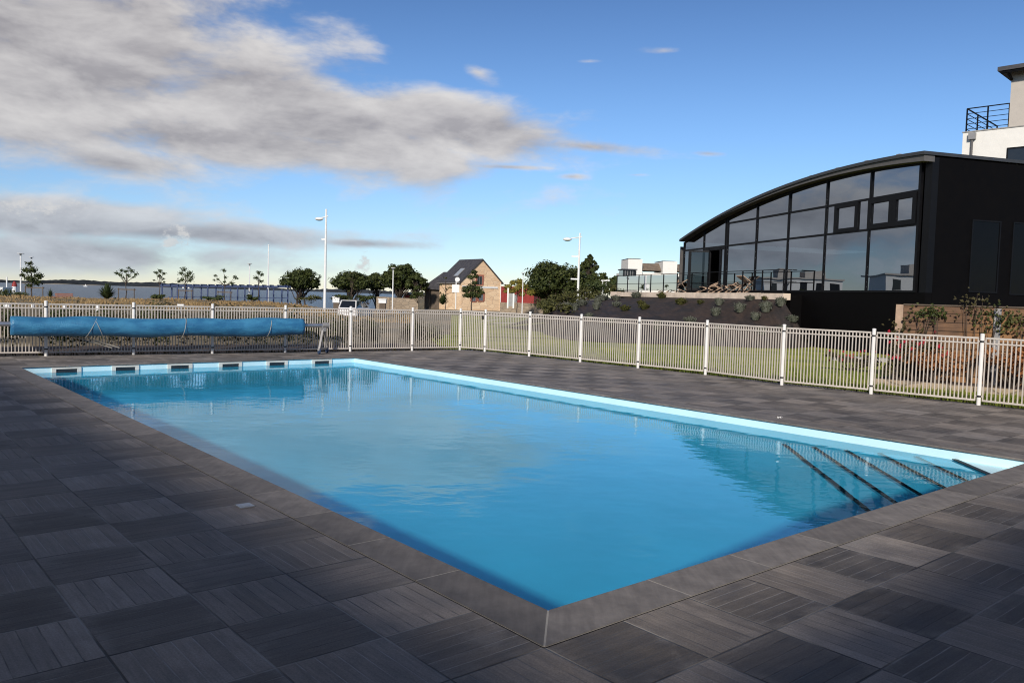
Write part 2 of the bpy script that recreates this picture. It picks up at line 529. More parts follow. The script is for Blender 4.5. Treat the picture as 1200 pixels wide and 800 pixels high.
# ---------------------------------------------------------------- mesh building
class MB:
    def __init__(self):
        self.v, self.f, self.mi, self.cur = [], [], [], 0

    def face(self, pts):
        i = len(self.v)
        self.v += [Vector(p) for p in pts]
        self.f.append(tuple(range(i, i + len(pts))))
        self.mi.append(self.cur)

    def obox(self, c, ax, ay, az):
        """box from its centre and three half-extent vectors"""
        c, ax, ay, az = Vector(c), Vector(ax), Vector(ay), Vector(az)
        i = len(self.v)
        for sx, sy, sz in ((-1, -1, -1), (1, -1, -1), (1, 1, -1), (-1, 1, -1), (-1, -1, 1), (1, -1, 1), (1, 1, 1), (-1, 1, 1)):
            self.v.append(c + ax * sx + ay * sy + az * sz)
        fl = ((0, 3, 2, 1), (4, 5, 6, 7), (0, 1, 5, 4), (1, 2, 6, 5), (2, 3, 7, 6), (3, 0, 4, 7))
        if ax.cross(ay).dot(az) < 0:
            fl = tuple(tuple(reversed(q)) for q in fl)
        for q in fl:
            self.f.append(tuple(i + k for k in q))
            self.mi.append(self.cur)
        return self

    def box(self, c, size, d=None):
        """upright box; d is the direction of its x side"""
        d = Vector(d).normalized() if d is not None else Vector((1, 0, 0))
        n = UP.cross(d)
        return self.obox(c, d * (size[0] / 2), n * (size[1] / 2), UP * (size[2] / 2))

    def bar(self, p, q, w, h=None, up=None):
        """square bar from p to q"""
        p, q = Vector(p), Vector(q)
        d = q - p
        a = Vector(up) if up is not None else (UP if abs(d.normalized().z) < .9 else Vector((0, 1, 0)))
        s = d.cross(a).normalized()
        t = s.cross(d).normalized()
        return self.obox((p + q) / 2, d / 2, s * (w / 2), t * ((h or w) / 2))

    def tube(self, pts, rs, n=10, caps=True):
        pts = [Vector(p) for p in pts]
        if not isinstance(rs, (list, tuple)):
            rs = [rs] * len(pts)
        d0 = (pts[1] - pts[0]).normalized()
        a = UP if abs(d0.z) < .9 else Vector((1, 0, 0))
        base = len(self.v)
        for k, p in enumerate(pts):
            d = (pts[min(k + 1, len(pts) - 1)] - pts[max(k - 1, 0)]).normalized()
            s = d.cross(a).normalized()
            t = s.cross(d).normalized()
            for j in range(n):
                an = 2 * pi * j / n
                self.v.append(p + s * (cos(an) * rs[k]) + t * (sin(an) * rs[k]))
        for k in range(len(pts) - 1):
            for j in range(n):
                i0, i1 = base + k * n + j, base + k * n + (j + 1) % n
                self.f.append((i0, i0 + n, i1 + n, i1))
                self.mi.append(self.cur)
        if caps:
            self.f.append(tuple(base + j for j in range(n)))
            self.f.append(tuple(base + (len(pts) - 1) * n + j for j in reversed(range(n))))
            self.mi += [self.cur] * 2
        return self

    def prism(self, poly, ext):
        """polygon (list of points) pushed along ext"""
        e = Vector(ext)
        poly = [Vector(p) for p in poly]
        i, n = len(self.v), len(poly)
        self.v += poly + [p + e for p in poly]
        self.f.append(tuple(i + k for k in reversed(range(n))))
        self.f.append(tuple(i + n + k for k in range(n)))
        self.mi += [self.cur] * 2
        for k in range(n):
            self.f.append((i + k, i + (k + 1) % n, i + n + (k + 1) % n, i + n + k))
            self.mi.append(self.cur)
        return self

    def ball(self, c, r, nu=10, nv=7, sq=(1, 1, 1)):
        c = Vector(c)
        b = len(self.v)
        for a in range(nv + 1):
            th = pi * a / nv
            for k in range(nu):
                ph = 2 * pi * k / nu
                self.v.append(c + Vector((sin(th) * cos(ph) * r * sq[0], sin(th) * sin(ph) * r * sq[1], cos(th) * r * sq[2])))
        for a in range(nv):
            for k in range(nu):
                self.f.append((b + a * nu + k, b + (a + 1) * nu + k, b + (a + 1) * nu + (k + 1) % nu, b + a * nu + (k + 1) % nu))
                self.mi.append(self.cur)
        return self

    def leaf(self, p, n, size, asp=.6):
        """one leaf or leaf spray: a bent pair of quads"""
        n = n.normalized()
        a = n.orthogonal().normalized()
        a = (Matrix.Rotation(random.random() * 6.28, 3, n) @ a)
        b = n.cross(a)
        L, W = size, size * asp
        i = len(self.v)
        dip = n * (-.25 * size)
        self.v += [p - a * L * .5 + dip, p - b * W * .5, p + b * W * .5, p + a * L * .5 + dip]
        self.f += [(i, i + 1, i + 2), (i + 1, i + 3, i + 2)]
        self.mi += [self.cur] * 2

    def build(self, name, mats, parent=None, origin=None, smooth=False, rot=None):
        """rot: the mesh is written in this rotated frame placed at origin (the vertices stay as given)"""
        o0 = Vector(origin) if origin is not None else (Vector(parent['_o']) if parent is not None else Vector((0, 0, 0)))
        me = bpy.data.meshes.new(name)
        me.from_pydata([tuple(v - o0) if rot is None else tuple(v) for v in self.v], [], self.f)
        for mm in (mats if isinstance(mats, (list, tuple)) else [mats]):
            me.materials.append(mm)
        me.polygons.foreach_set('material_index', self.mi)
        if smooth:
            me.polygons.foreach_set('use_smooth', [True] * len(self.f))
        me.update()
        o = bpy.data.objects.new(name, me)
        COL.objects.link(o)
        if parent is not None:
            o.parent = parent
            po = Vector(parent['_o'])
            o.location = (0, 0, 0) if origin is None else Vector(origin) - po
            o['_o'] = list(o0)
        else:
            o.location = o0
            o['_o'] = list(o0)
            if rot is not None:
                o.rotation_euler = (0, 0, rot)
        return o


def thing(name, label, cat, loc, group=None):
    o = bpy.data.objects.new(name, None)
    COL.objects.link(o)
    o.empty_display_size = .2
    o.location = Vector(loc)
    o['_o'] = list(Vector(loc))
    tag(o, label, cat, group)
    return o


def tag(o, label, cat, group=None):
    o['label'], o['category'] = label, cat
    if group:
        o['group'] = group
    return o


def structure(o):
    o['kind'] = 'structure'
    return o


def stuff(o, label, cat):
    o['kind'] = 'stuff'
    return tag(o, label, cat)


def kids(o):
    return [c for c in bpy.data.objects if c.parent == o]


def dup(o, loc, rotz=0., scale=1., label=None):
    """copy of a thing with its parts and sub-parts; meshes are shared"""
    c = o.copy()
    COL.objects.link(c)
    c.location = loc
    c.rotation_euler = (0, 0, rotz)
    c.scale = (scale,) * 3 if not isinstance(scale, tuple) else scale
    if label:
        c['label'] = label
    for k in kids(o):
        d = k.copy()
        COL.objects.link(d)
        d.parent = c
        for g in kids(k):
            e = g.copy()
            COL.objects.link(e)
            e.parent = d
    return c


ORD = ['first', 'second', 'third', 'fourth', 'fifth', 'sixth', 'seventh', 'eighth', 'ninth', 'tenth', 'eleventh', 'twelfth',
       'thirteenth', 'fourteenth', 'fifteenth', 'sixteenth']

# ---------------------------------------------------------------- ground, sea, far shore
FENCE_FAR = [(54, 417), (158.5, 416), (253, 415), (337.5, 413.5), (415, 412.5), (484.5, 411), (539, 410)]


def ss(a, b, x):
    t = max(0., min(1., (x - a) / (b - a)))
    return t * t * (3 - 2 * t)


def gh(x, y):
    """height of the natural ground"""
    if y < 1:
        return -.06
    az = x / max(y, 1.)
    left = 1 - ss(-.30, -.17, az)          # the dune strip on the left
    mid = ss(-.32, -.2, az) * (1 - ss(.02, .12, az))
    d = math.hypot(x, y)
    z = -.06
    z += left * .42 * ss(34, 62, d)
    z -= mid * .30 * ss(34, 60, d)
    # the beach: everything left of the house falls to the sea
    sea = 1 - ss(-.17, -.10, az)
    z -= sea * 7. * ss(84, 120, d)
    z += (1 - sea) * .35 * ss(120, 200, d)
    z += .05 * sin(x * .31 + 1.3) * sin(y * .23) * ss(30, 45, d)
    return z


def lines(lo, hi, step, far):
    r = []
    x = lo
    while x <= hi + .01:
        r.append(x)
        x += step
    s, q = step, hi
    while q < far:
        s *= 1.5
        q += s
        r.append(q)
    s, q = step, lo
    while q > -far:
        s *= 1.5
        q -= s
        r.insert(0, q)
    return r


b = MB()
xs, ys = lines(-100, 60, 1., 6000), lines(-12, 130, 1., 6000)
for yy in ys:
    for xx in xs:
        b.v.append(Vector((xx, yy, gh(xx, yy))))
nx = len(xs)
pool_poly = [LP(-.4, -.4), LP(PW + .4, -.4), LP(PW + .4, PL + .4), LP(-.4, PL + .4)]
for j in range(len(ys) - 1):
    for i in range(nx - 1):
        open_ = False                                   # left open under the pool
        for ii, jj in ((i, j), (i + 1, j), (i, j + 1), (i + 1, j + 1)):
            uu, vv = uv_of(Vector((xs[ii], ys[jj], 0)))
            open_ |= -.3 < uu < PW + .3 and -.3 < vv < PL + .25
        if open_:
            continue
        b.f.append((j * nx + i, j * nx + i + 1, (j + 1) * nx + i + 1, (j + 1) * nx + i))
        b.mi.append(0)
structure(b.build('ground', M['ground'], smooth=True))

b = MB()
b.face([(-14000, 60, -3.2), (9000, 60, -3.2), (9000, 16000, -3.2), (-14000, 16000, -3.2)])
structure(b.build('sea', M['sea'], origin=(0, 0, -3.2)))

# far wooded shore: a ridge with a bumpy tree line, strips of sand at its foot
b = MB()
random.seed(3)
prev = None
px = -260
ridge = []
while px < 760:
    Y = 2600 + 500 * sin(px * .006)
    top = 328.3 + (px) * .0294 + .0035 * max(0, px - 100)
    top -= 1.4
    top += 1.3 * sin(px * .021 + 2) + .8 * sin(px * .057) + random.uniform(-.7, .7)
    if 150 < px < 330:
        top -= .3
    q = at(px, top, Y)
    g = Vector((q.x, q.y, -3.4))
    ridge.append((g, q))
    px += 2.2
for (g0, q0), (g1, q1) in zip(ridge, ridge[1:]):
    back = Vector((0, 260, 0))
    m0, m1 = q0.lerp(g0, .45) + Vector((0, -70, 0)), q1.lerp(g1, .45) + Vector((0, -70, 0))
    b.face([g0 + Vector((0, -90, 0)), g1 + Vector((0, -90, 0)), m1, m0])
    b.face([m0, m1, q1, q0])
    b.face([q0, q1, g1 + back, g0 + back])
structure(b.build('far_shore_hills', M['hill'], origin=(0, 2600, -3.2)))
for pa, pb, w in ((44, 62, 2.), (86, 104, 1.4), (8, 30, 1.2), (150, 185, .9)):
    q0, q1 = at(pa, hor(pa) + 4.3, 2350), at(pb, hor(pb) + 4.3, 2350)
    b = MB()
    b.prism([(q0.x, q0.y, -3.3), (q1.x, q1.y, -3.3), (q1.x, q1.y + 90, -3.3 + w), (q0.x, q0.y + 90, -3.3 + w * 1.4)], (0, 40, 0))
    structure(b.build('far_beach', M['sand'], origin=(q0.x, q0.y, -3.3)))

# ---------------------------------------------------------------- pool deck, pool, water
ZW = -.135
D0, D1, E0, E1 = -9.5, 12.9, -7.5, 18.0       # deck extents in the pool frame


def far_v(u):
    return 17.66 - .11 * (u - .95)


b = MB()
T = .12
b.cur = 0
c0 = -.302


def deck_slab(poly):
    b.prism([(p[0], p[1], -T) for p in poly], (0, 0, T))


k = .302
deck_slab([(D0, E0), (-k, E0), (-k, far_v(-k) + .12), (D0, far_v(D0) + .12)])
deck_slab([(PW + k, E0), (12.55, E0), (12.62, 2.), (12.15, far_v(12.15) + .1), (PW + k, far_v(PW + k) + .12)])
deck_slab([(-k, E0), (PW + k, E0), (PW + k, -k), (-k, -k)])
deck_slab([(-k, PL + k), (PW + k, PL + k), (PW + k, far_v(PW + k) + .12), (-k, far_v(-k) + .12)])
deck = structure(b.build('pool_deck', M['deck'], origin=A, rot=TH))

pool = thing('swimming_pool', 'rectangular pool with pale blue liner, charcoal coping and corner steps', 'swimming pool', A)


def pooltag(o, rot=True):
    return o


DEPTH = -1.16
b = MB()


def wall(p, q, z0, z1, t=.12):
    """vertical liner wall seen from inside, with thickness outwards"""
    b.face([(*p, z0), (*q, z0), (*q, z1), (*p, z1)])


def lw(p):
    return tuple(LP(p[0], p[1]))[:2]


ZT = -.028
cs = [(0, 0), (PW, 0), (PW, PL), (0, PL)]
tt = .15
for i in range(4):
    p, q = cs[i], cs[(i + 1) % 4]
    mid = ((p[0] + q[0]) / 2, (p[1] + q[1]) / 2)
    du, dv = q[0] - p[0], q[1] - p[1]
    L_ = math.hypot(du, dv)
    nu_, nv_ = dv / L_, -du / L_        # outward
    ctr = LP(mid[0] + nu_ * tt / 2, mid[1] + nv_ * tt / 2, (ZT + DEPTH - .1) / 2)
    ext = 0 if i % 2 else tt
    b.obox(ctr, (DW * du + DL * dv) * ((L_ / 2 + ext) / L_), (DW * nu_ + DL * nv_) * (tt / 2), UP * ((ZT - DEPTH + .1) / 2))
# the floor falls gently from the left side to the deeper right half
prof = [(0, -.52), (4.6, -1.13), (PW, DEPTH)]  # shallow left side shaped to shrink the band of shade under the wall
b.prism([LP(u, 0, z) for u, z in prof] + [LP(PW, 0, DEPTH - .06), LP(0, 0, DEPTH - .06)], DL * PL)
basin = b.build('basin', M['liner'], pool)
basin.cycles.is_caustics_receiver = True

# the thin dark shadow joint and the rail that clips the liner under the coping
b = MB()
for i in range(4):
    p, q = cs[i], cs[(i + 1) % 4]
    du, dv = q[0] - p[0], q[1] - p[1]
    L_ = math.hypot(du, dv)
    nu_, nv_ = dv / L_, -du / L_
    ctr = LP((p[0] + q[0]) / 2 + nu_ * .02, (p[1] + q[1]) / 2 + nv_ * .02, ZT + .006)
    b.obox(ctr, (DW * du + DL * dv) * ((L_ / 2 + (0 if i % 2 else .03)) / L_), (DW * nu_ + DL * nv_) * .03, UP * .006)
b.build('liner_rail', M['steelgrey'], pool)

# coping: separate stones, mitred at the corners, softly rounded at the pool side
b = MB()
CW, CT = .30, .022
ov = .028                                    # overhang over the water


def stone(a0, a1, side, m0=False, m1=False):
    """coping stone between a0 and a1 along one side"""
    g = .005
    a0 += g
    a1 -= g
    prof = [(-ov, -CT + .004), (-ov - .0, -.009), (-ov + .004, .001), (-ov + .014, .005), (CW - .002, .004), (CW - .002, -CT)]
    ring0, ring1 = [], []
    for w, z in prof:
        s0 = a0 - w if m0 else a0
        s1 = a1 + w if m1 else a1
        for ring, s in ((ring0, s0), (ring1, s1)):
            if side == 0:
                ring.append(LP(s, -w, z))
            elif side == 1:
                ring.append(LP(PW + w, s, z))
            elif side == 2:
                ring.append(LP(s, PL + w, z))
            else:
                ring.append(LP(-w, s, z))
    i = len(b.v)
    n = len(prof)
    b.v += ring0 + ring1
    for q in range(n):
        fq = (i + q, i + (q + 1) % n, i + n + (q + 1) % n, i + n + q)
        b.f.append(fq if side in (0, 1) and False else fq)
        b.mi.append(0)
    b.f += [tuple(i + q for q in range(n)), tuple(i + n + q for q in reversed(range(n)))]
    b.mi += [0, 0]


for side, Ls in ((0, PW), (1, PL), (2, PW), (3, PL)):
    n = round(Ls / .80)
    for q in range(n):
        stone(q * Ls / n, (q + 1) * Ls / n, side, q == 0, q == n - 1)
cop = b.build('coping', M['coping'], pool)
bm = bmesh.new()
bm.from_mesh(cop.data)
bmesh.ops.recalc_face_normals(bm, faces=bm.faces)
bm.to_mesh(cop.data)
bm.free()
# grout lines between the coping stones and towards the tiles
b = MB()
for q, (u0, v0, u1, v1) in enumerate(((-.303, -.303, PW + .303, -.303), (-.303, -.303, -.303, PL + .303), (PW + .303, -.303, PW + .303, PL + .303), (-.303, PL + .303, PW + .303, PL + .303))):
    b.bar(LP(u0, v0, -.012), LP(u1, v1, -.012), .012, .024)
for side, Ls in ((0, PW), (3, PL), (1, PL), (2, PW)):
    n = round(Ls / .80)
    for q in range(1, n):
        s = q * Ls / n
        if side == 0:
            b.bar(LP(s, .02, -.0085), LP(s, -.29, -.0085), .012, .024)
        elif side == 3:
            b.bar(LP(.02, s, -.0085), LP(-.29, s, -.0085), .012, .024)
        elif side == 1:
            b.bar(LP(PW - .02, s, -.010), LP(PW + .29, s, -.010), .005, .024)
        else:
            b.bar(LP(s, PL - .02, -.010), LP(s, PL + .29, -.010), .005, .024)
b.bar(LP(.015, .015, -.008), LP(-.295, -.295, -.008), .010, .026)
b.build('grout', M['kerb'], pool)

# six skimmers in the far wall
for sx in (78, 147, 210.7, 270, 324.4, 377):
    d = ray(sx, 430)
    # meet the plane v = PL
    o_ = Vector((0, 0, H)) - A
    s = (PL - o_.dot(DL)) / d.dot(DL)
    u = (o_ + d * s).dot(DW)
    b = MB()
    fw, fh, hw, hh = .265, .080, .19, .046
    zc = -.115
    for (du0, du1, z0, z1) in ((-fw, fw, hh, fh), (-fw, fw, -fh, -hh), (-fw, -hw, -hh, hh), (hw, fw, -hh, hh)):
        b.obox(LP(u + (du0 + du1) / 2, PL - .012, zc + (z0 + z1) / 2), DW * ((du1 - du0) / 2), DL * .0115, UP * ((z1 - z0) / 2))
    sk = b.build('skimmer', M['skim'], pool)
    b = MB()
    b.obox(LP(u, PL - .003, zc), DW * hw, DL * .0025, UP * hh)
    b.build('opening', M['skimdark'], sk)

# corner steps: straight treads set across the corner, black nosings
ends = [((913, 523.4), (1011, 600)), ((950.5, 525), (1045, 592)), ((991, 530), (1076.5, 582.6)), ((1030, 532.5), (1105, 573.6)), ((1070.5, 536.4), (1131, 565)), ((1110, 537), (1158, 556.5))]
STEPS = [(3.1, -1.02), (2.65, -.85), (2.2, -.67), (1.75, -.49), (1.3, -.31), (.85, -.128)]
REF = True


# ---- water body
b = MB()
e = -.03
b.face([LP(e, e, ZW), LP(PW - e, e, ZW), LP(PW - e, PL - e, ZW), LP(e, PL - e, ZW)])
e = .0
water = structure(b.build('pool_water', M['water'], origin=LP(0, 0, ZW), smooth=True))
water.cycles.is_caustics_caster = True

for kk, (run, z) in enumerate(STEPS):
    # tread: the triangle of the corner cut at distance run along both walls
    b = MB()
    q0, q1, q2 = LP(PW - e, e, 0), LP(PW - e, run, 0), LP(PW - run, e, 0)
    b.prism([q + UP * (DEPTH + .02) for q in (q0, q1, q2)], (0, 0, z - DEPTH - .02 - (0 if kk < 6 else 0)))
    st_ = b.build('step', M['liner'], pool)
    st_.cycles.is_caustics_receiver = True
    b = MB()
    s0, s1 = LP(PW - e, run, z), LP(PW - run, e, z)
    nn = (s1 - s0).normalized().cross(UP)
    b.obox((s0 + s1) / 2 + UP * .003, (s1 - s0) * .5 * .985, nn * .030, UP * .004)
    b.obox((s0 + s1) / 2 + nn * .003 - UP * .02 if nn.dot(LP(0, 0) - LP(1, -1)) > 0 else (s0 + s1) / 2 - nn * .003 - UP * .02, (s1 - s0) * .5 * .985, nn * .004, UP * .024)
    b.build('nosing', M['nosing'], st_)

# ---------------------------------------------------------------- the fence round the pool
def fence(name, label, posts, group=None, short=None):
    root = thing(name, label, 'fence', posts[0], group)
    for j, p in enumerate(posts):
        b = MB()
        b.tube([p, p + UP * 1.215], .034, 12)
        po = b.build('post', M['post'], root, origin=p, smooth=False)
        b = MB()
        b.tube([p + UP * 1.215, p + UP * 1.235, p + UP * 1.243], [.037, .036, .02], 12)
        b.build('cap', M['post'], po)
        for z in (.155, 1.105):
            b = MB()
            b.tube([p + UP * (z - .016), p + UP * (z + .016)], .039, 12)
            b.build('clamp', M['black'], po)
    for p, q in zip(posts, posts[1:]):
        b = MB()
        d = (q - p).normalized()
        a0, a1 = p + d * .055, q - d * .055
        Ls = (a1 - a0).length
        for z, hh in ((1.165, .03), (1.075, .024), (.085, .03)):
            b.obox((a0 + a1) / 2 + UP * z, d * (Ls / 2), UP.cross(d) * .017, UP * (hh / 2))
        n = max(3, round(Ls / .067))
        for i in range(n + 1):
            c = a0 + d * (Ls * (.004 + .992 * i / n))
            b.obox(c + UP * .625, d * .0092, UP.cross(d) * .009, UP * .525)
        # short brackets from the panel to the posts
        for e_ in (p + d * .045, q - d * .045):
            for z in (.155, 1.105):
                b.obox(e_ + UP * z, d * .018, UP.cross(d) * .01, UP * .012)
        b.build('panel', M['fence'], root, origin=(p + q) / 2)
    return root


far_posts = [LP(-4.63, far_v(-4.63)), LP(-2.77, far_v(-2.77)), LP(-.9, far_v(-.9))] + [LP(uv_of(gnd(*p))[0], far_v(uv_of(gnd(*p))[0])) for p in FENCE_FAR]
corner = far_posts[-1]
rp = [gnd(*p) for p in ((568, 412), (620, 417.5), (679.8, 424), (747.5, 431), (826.5, 439), (916, 451), (1020.5, 461.5), (1146.5, 474.5))]
side_posts = [corner + (rp[0] - corner) * .06] + rp[1:]
gate_end = rp[0]
side_posts = rp + [rp[-1] + (rp[-1] - rp[-4]).normalized() * 1.87 * k for k in (1, 2, 3)]
fence('railing_fence', 'white barred railing fence behind the rolled blue pool cover', far_posts, 'white fences round the pool')
fence('railing_fence', 'white barred railing fence between pool deck and lawn, below black building', side_posts, 'white fences round the pool')
# the narrow gate at the corner
groot = thing('fence_gate', 'narrow white barred gate filling the fence corner', 'gate', (corner + gate_end) / 2)
d = (gate_end - corner).normalized()
a0, a1 = corner + d * .055, gate_end - d * .055
b = MB()
Ls = (a1 - a0).length
for z, hh in ((1.165, .03), (1.075, .024), (.085, .03)):
    b.obox((a0 + a1) / 2 + UP * z, d * (Ls / 2), UP.cross(d) * .017, UP * (hh / 2))
for i in range(13):
    c = a0 + d * (Ls * (.01 + .98 * i / 12))
    b.obox(c + UP * .625, d * .0125, UP.cross(d) * .009, UP * .525)
b.build('leaf_frame', M['fence'], groot)
for z in (.2, 1.0):
    b = MB()
    b.tube([a0 + UP * (z - .05) - d * .012, a0 + UP * (z + .05) - d * .012], .014, 8)
    b.build('hinge', M['black'], groot)
b = MB()
b.obox(a1 + UP * 1.0 - d * .03, d * .03, UP.cross(d) * .028, UP * .05)
b.build('latch', M['black'], groot)

# dark weedy gap below the fence: a low kerb of bare soil and weeds at the deck edge
b = MB()
random.seed(21)
for seg in (list(zip(far_posts, far_posts[1:])) + [(corner, gate_end)] + list(zip(side_posts, side_posts[1:]))):
    p, q = seg
    d = (q - p).normalized()
    nn = UP.cross(d)
    for _ in range(90):
        c = p.lerp(q, random.random()) + nn * random.uniform(.10, .5) if True else p
        hgt = random.uniform(.04, .16)
        w = Vector((random.uniform(-1, 1), random.uniform(-1, 1), 0)) * .02
        tip = c + UP * hgt + Vector((random.uniform(-.05, .05), random.uniform(-.05, .05), 0))
        b.face([c - w - UP * .08, c + w - UP * .08, tip])
stuff(b.build('weeds', M['leafb'], origin=corner), 'brown green weeds growing along the foot of the fence', 'weeds')

# ---------------------------------------------------------------- pool cover on its reel
fd = (far_posts[-1] - far_posts[3]).normalized()
fn = UP.cross(fd)                       # points away from the pool
if fn.dot(DL) < 0:
    fn = -fn
line0 = far_posts[3] - fn * .50
TZ = .74


def on_reel(px):
    """point of the reel axis seen at image column px"""
    d = ray(px, 385)
    n = fn
    o_ = Vector((0, 0, H))
    s = (line0 - o_).dot(n) / d.dot(n)
    q = o_ + d * s
    return Vector((q.x, q.y, 0))


r_left, r_right = on_reel(12), on_reel(354.7)
st_right = on_reel(379)
st_left = r_left - fd * 1.0
reel = thing('cover_reel', 'aluminium roller on wheeled stands carrying the pool cover', 'cover reel', (st_left + st_right) / 2)
b = MB()
b.tube([st_left + UP * TZ - fd * .12, st_right + UP * TZ + fd * .12], .052, 14)
b.build('roller_tube', M['alu'], reel)
lv = fn * .24 + fd * .20
for sgn, c in ((-1, st_left), (1, st_right)):
    b = MB()
    b.bar(c + UP * .66 - fd * .06, c + UP * .66 + fd * .06, .10, .16)
    for s in (-1, 1):
        b.bar(c + UP * .70, c + lv * s + UP * .12, .05, .035)
    b.bar(c - lv * 1.15 + UP * .12, c + lv * 1.15 + UP * .12, .05, .05)
    b.tube([c + UP * TZ - fd * .03, c + UP * TZ + fd * .14], .075, 12)
    stn = b.build('stand', M['steelgrey'], reel, origin=c)
    for s in (-1, 1):
        w = c + lv * s
        b = MB()
        b.tube([w + UP * .065 - fd * .02, w + UP * .065 + fd * .02], .065, 14)
        b.build('castor_wheel', M['navy'], stn)
        b = MB()
        b.obox(w + UP * .11, fd * .035, fn * .03, UP * .03)
        b.build('castor_fork', M['navy'], stn)

# the rolled cover: uneven, sagging, with folded layers showing at the end
b = MB()
ns, nr = 90, 36
random.seed(5)
base = len(b.v)
Lr = (r_right - r_left).length
for i in range(ns + 1):
    f = i / ns
    c = r_left.lerp(r_right, f) + UP * (TZ - .028 - .030 * sin(pi * f) - .012 * sin(f * 19))
    rad = .192 + .012 * sin(f * 9.3) + .006 * sin(f * 31 + 1) + .02 * sin(pi * f)
    if f < .01:
        rad *= .97
    for j in range(nr):
        a = 2 * pi * j / nr
        rr = rad * (1 + .018 * sin(a * 2 + f * 5) + .010 * sin(a * 5 + f * 23) + random.uniform(-.006, .006))
        if sin(a) < -.3:
            rr *= 1 + .13 * (-.3 - sin(a)) * (1 + .5 * sin(f * 14 + 2))
        b.v.append(c + fn * (cos(a) * rr) + UP * (sin(a) * rr))
for i in range(ns):
    for j in range(nr):
        i0, i1 = base + i * nr + j, base + i * nr + (j + 1) % nr
        b.f.append((i0, i1, i1 + nr, i0 + nr))
        b.mi.append(0)
# spiral end faces
for end, sg in ((0, -1), (ns, 1)):
    ring = [base + end * nr + j for j in range(nr)]
    c = r_left.lerp(r_right, end / ns) + UP * (TZ - .028)
    prev = ring
    for q, s in enumerate((.88, .80, .66, .58, .44, .36, .25)):
        off = fd * sg * (-.03 if q % 2 else .0)
        cur = []
        for j in range(nr):
            cur.append(len(b.v))
            b.v.append(c + (b.v[ring[j]] - c) * s + off)
        for j in range(nr):
            qd = (prev[j], prev[(j + 1) % nr], cur[(j + 1) % nr], cur[j])
            b.f.append(qd if sg > 0 else tuple(reversed(qd)))
            b.mi.append(0)
        prev = cur
cover = b.build('pool_cover', M['cover'], origin=(r_left + r_right) / 2 + UP * .5, smooth=True)
tag(cover, 'long blue bubble pool cover rolled up on the reel by the fence', 'pool cover')
for fpos, lean in ((.24, .12), (.262, -.1), (.545, .05), (.86, .05)):
    b = MB()
    pts = []
    for j in range(25):
        a = 2 * pi * j / 24
        c = r_left.lerp(r_right, fpos) + UP * (TZ - .045 - .030 * sin(pi * fpos)) + fd * lean * sin(a)
        pts.append(c + fn * (cos(a) * .232) + UP * (sin(a) * .238 - .005))
    b.tube(pts, .006, 5, False)
    b.build('tie_cord', M['rope'], cover)
b = MB()
qa = r_left + fd * 1.05 + UP * .50 + fn * .05
for s in (0, .16):
    b.tube([qa + fd * s, qa + fd * (s + .45) - UP * .14 + fn * .05, qa + fd * (s + .95) - UP * .31 + fn * .12], .012, 6)
b.build('loose_strap', M['rope'], cover)

# small things on the deck
p = gnd(287, 593)
b = MB()
b.obox(p + UP * .006, DW * .055, DL * .055, UP * .004)
b.tube([p + UP * .010, p + UP * .0125], .035, 14)
tag(b.build('drain_cover', M['plate'], origin=p), 'small square metal drain cover let into the left deck', 'drain cover')
p = gnd(913, 489)
b = MB()
random.seed(4)
for _ in range(5):
    b.leaf(p + Vector((random.uniform(-.05, .05), random.uniform(-.05, .05), .012)), Vector((random.uniform(-.3, .3), random.uniform(-.3, .3), 1)), .07, .5)
tag(b.build('paper_scrap', M['white'], origin=p), 'torn white scrap lying on the deck by the pool coping', 'litter')
# ---------------------------------------------------------------- lawn, paths, beds
def sheet(name, pts, mat, z):
    b = MB()
    b.face([(q[0], q[1], z) for q in pts])
    return structure(b.build(name, mat, origin=(pts[0][0], pts[0][1], z)))


def beyond(p, off):
    """a point pushed outwards from the side fence"""
    return p + DW * off


lawn_pts = [beyond(side_posts[-1], .25), beyond(side_posts[0], .45), corner + DL * .5 - DW * .2, corner + Vector((-1.5, 6, 0)), Vector((-3, 34, 0)), Vector((12, 34, 0)), Vector((16, 24, 0)), Vector((20, 12, 0))]
sheet('lawn', lawn_pts, M['lawn'], -.03)
# the lawn runs on past the slope toward the house, following the ground
b = MB()
for j in range(20):
    for i in range(14):
        y0, y1 = 33 + j * 2.2, 35.2 + j * 2.2
        xa, xb = -.075 + i * .016, -.075 + (i + 1) * .016
        b.face([(x, y, gh(x, y) + .05) for x, y in ((xa * y0, y0), (xb * y0, y0), (xb * y1, y1), (xa * y1, y1))])
structure(b.build('lawn', M['lawn'], origin=(0, 50, 0)))
# pale footpaths crossing the lawn beyond the fence corner
pp = [gnd(560, 377), gnd(582, 374.5), gnd(604, 370.5), gnd(640, 367)]
b = MB()
for q0, q1 in zip(pp, pp[1:]):
    n_ = 6
    for k in range(n_):
        for m_ in range(3):
            pts = []
            for kk, mm in ((k, m_), (k + 1, m_), (k + 1, m_ + 1), (k, m_ + 1)):
                q = q0.lerp(q1, kk / n_)
                x, y = q.x + .2 * mm / 3, q.y + (2.6 + .6 * kk / n_) * mm / 3
                pts.append((x, y, max(-.022, gh(x, y) + .08)))
            b.face(pts)
q0, q1 = gnd(578, 378.6), gnd(606, 378.6)
b.face([(q0.x, q0.y, max(-.018, gh(q0.x, q0.y) + .09)), (q1.x, q1.y, max(-.018, gh(q0.x, q0.y) + .09)), (q1.x + .1, q1.y + 1.3, max(-.018, gh(q0.x, q0.y) + .09)), (q0.x - .1, q0.y + 1.3, max(-.018, gh(q0.x, q0.y) + .09))])
structure(b.build('footpath', M['path'], origin=q0))

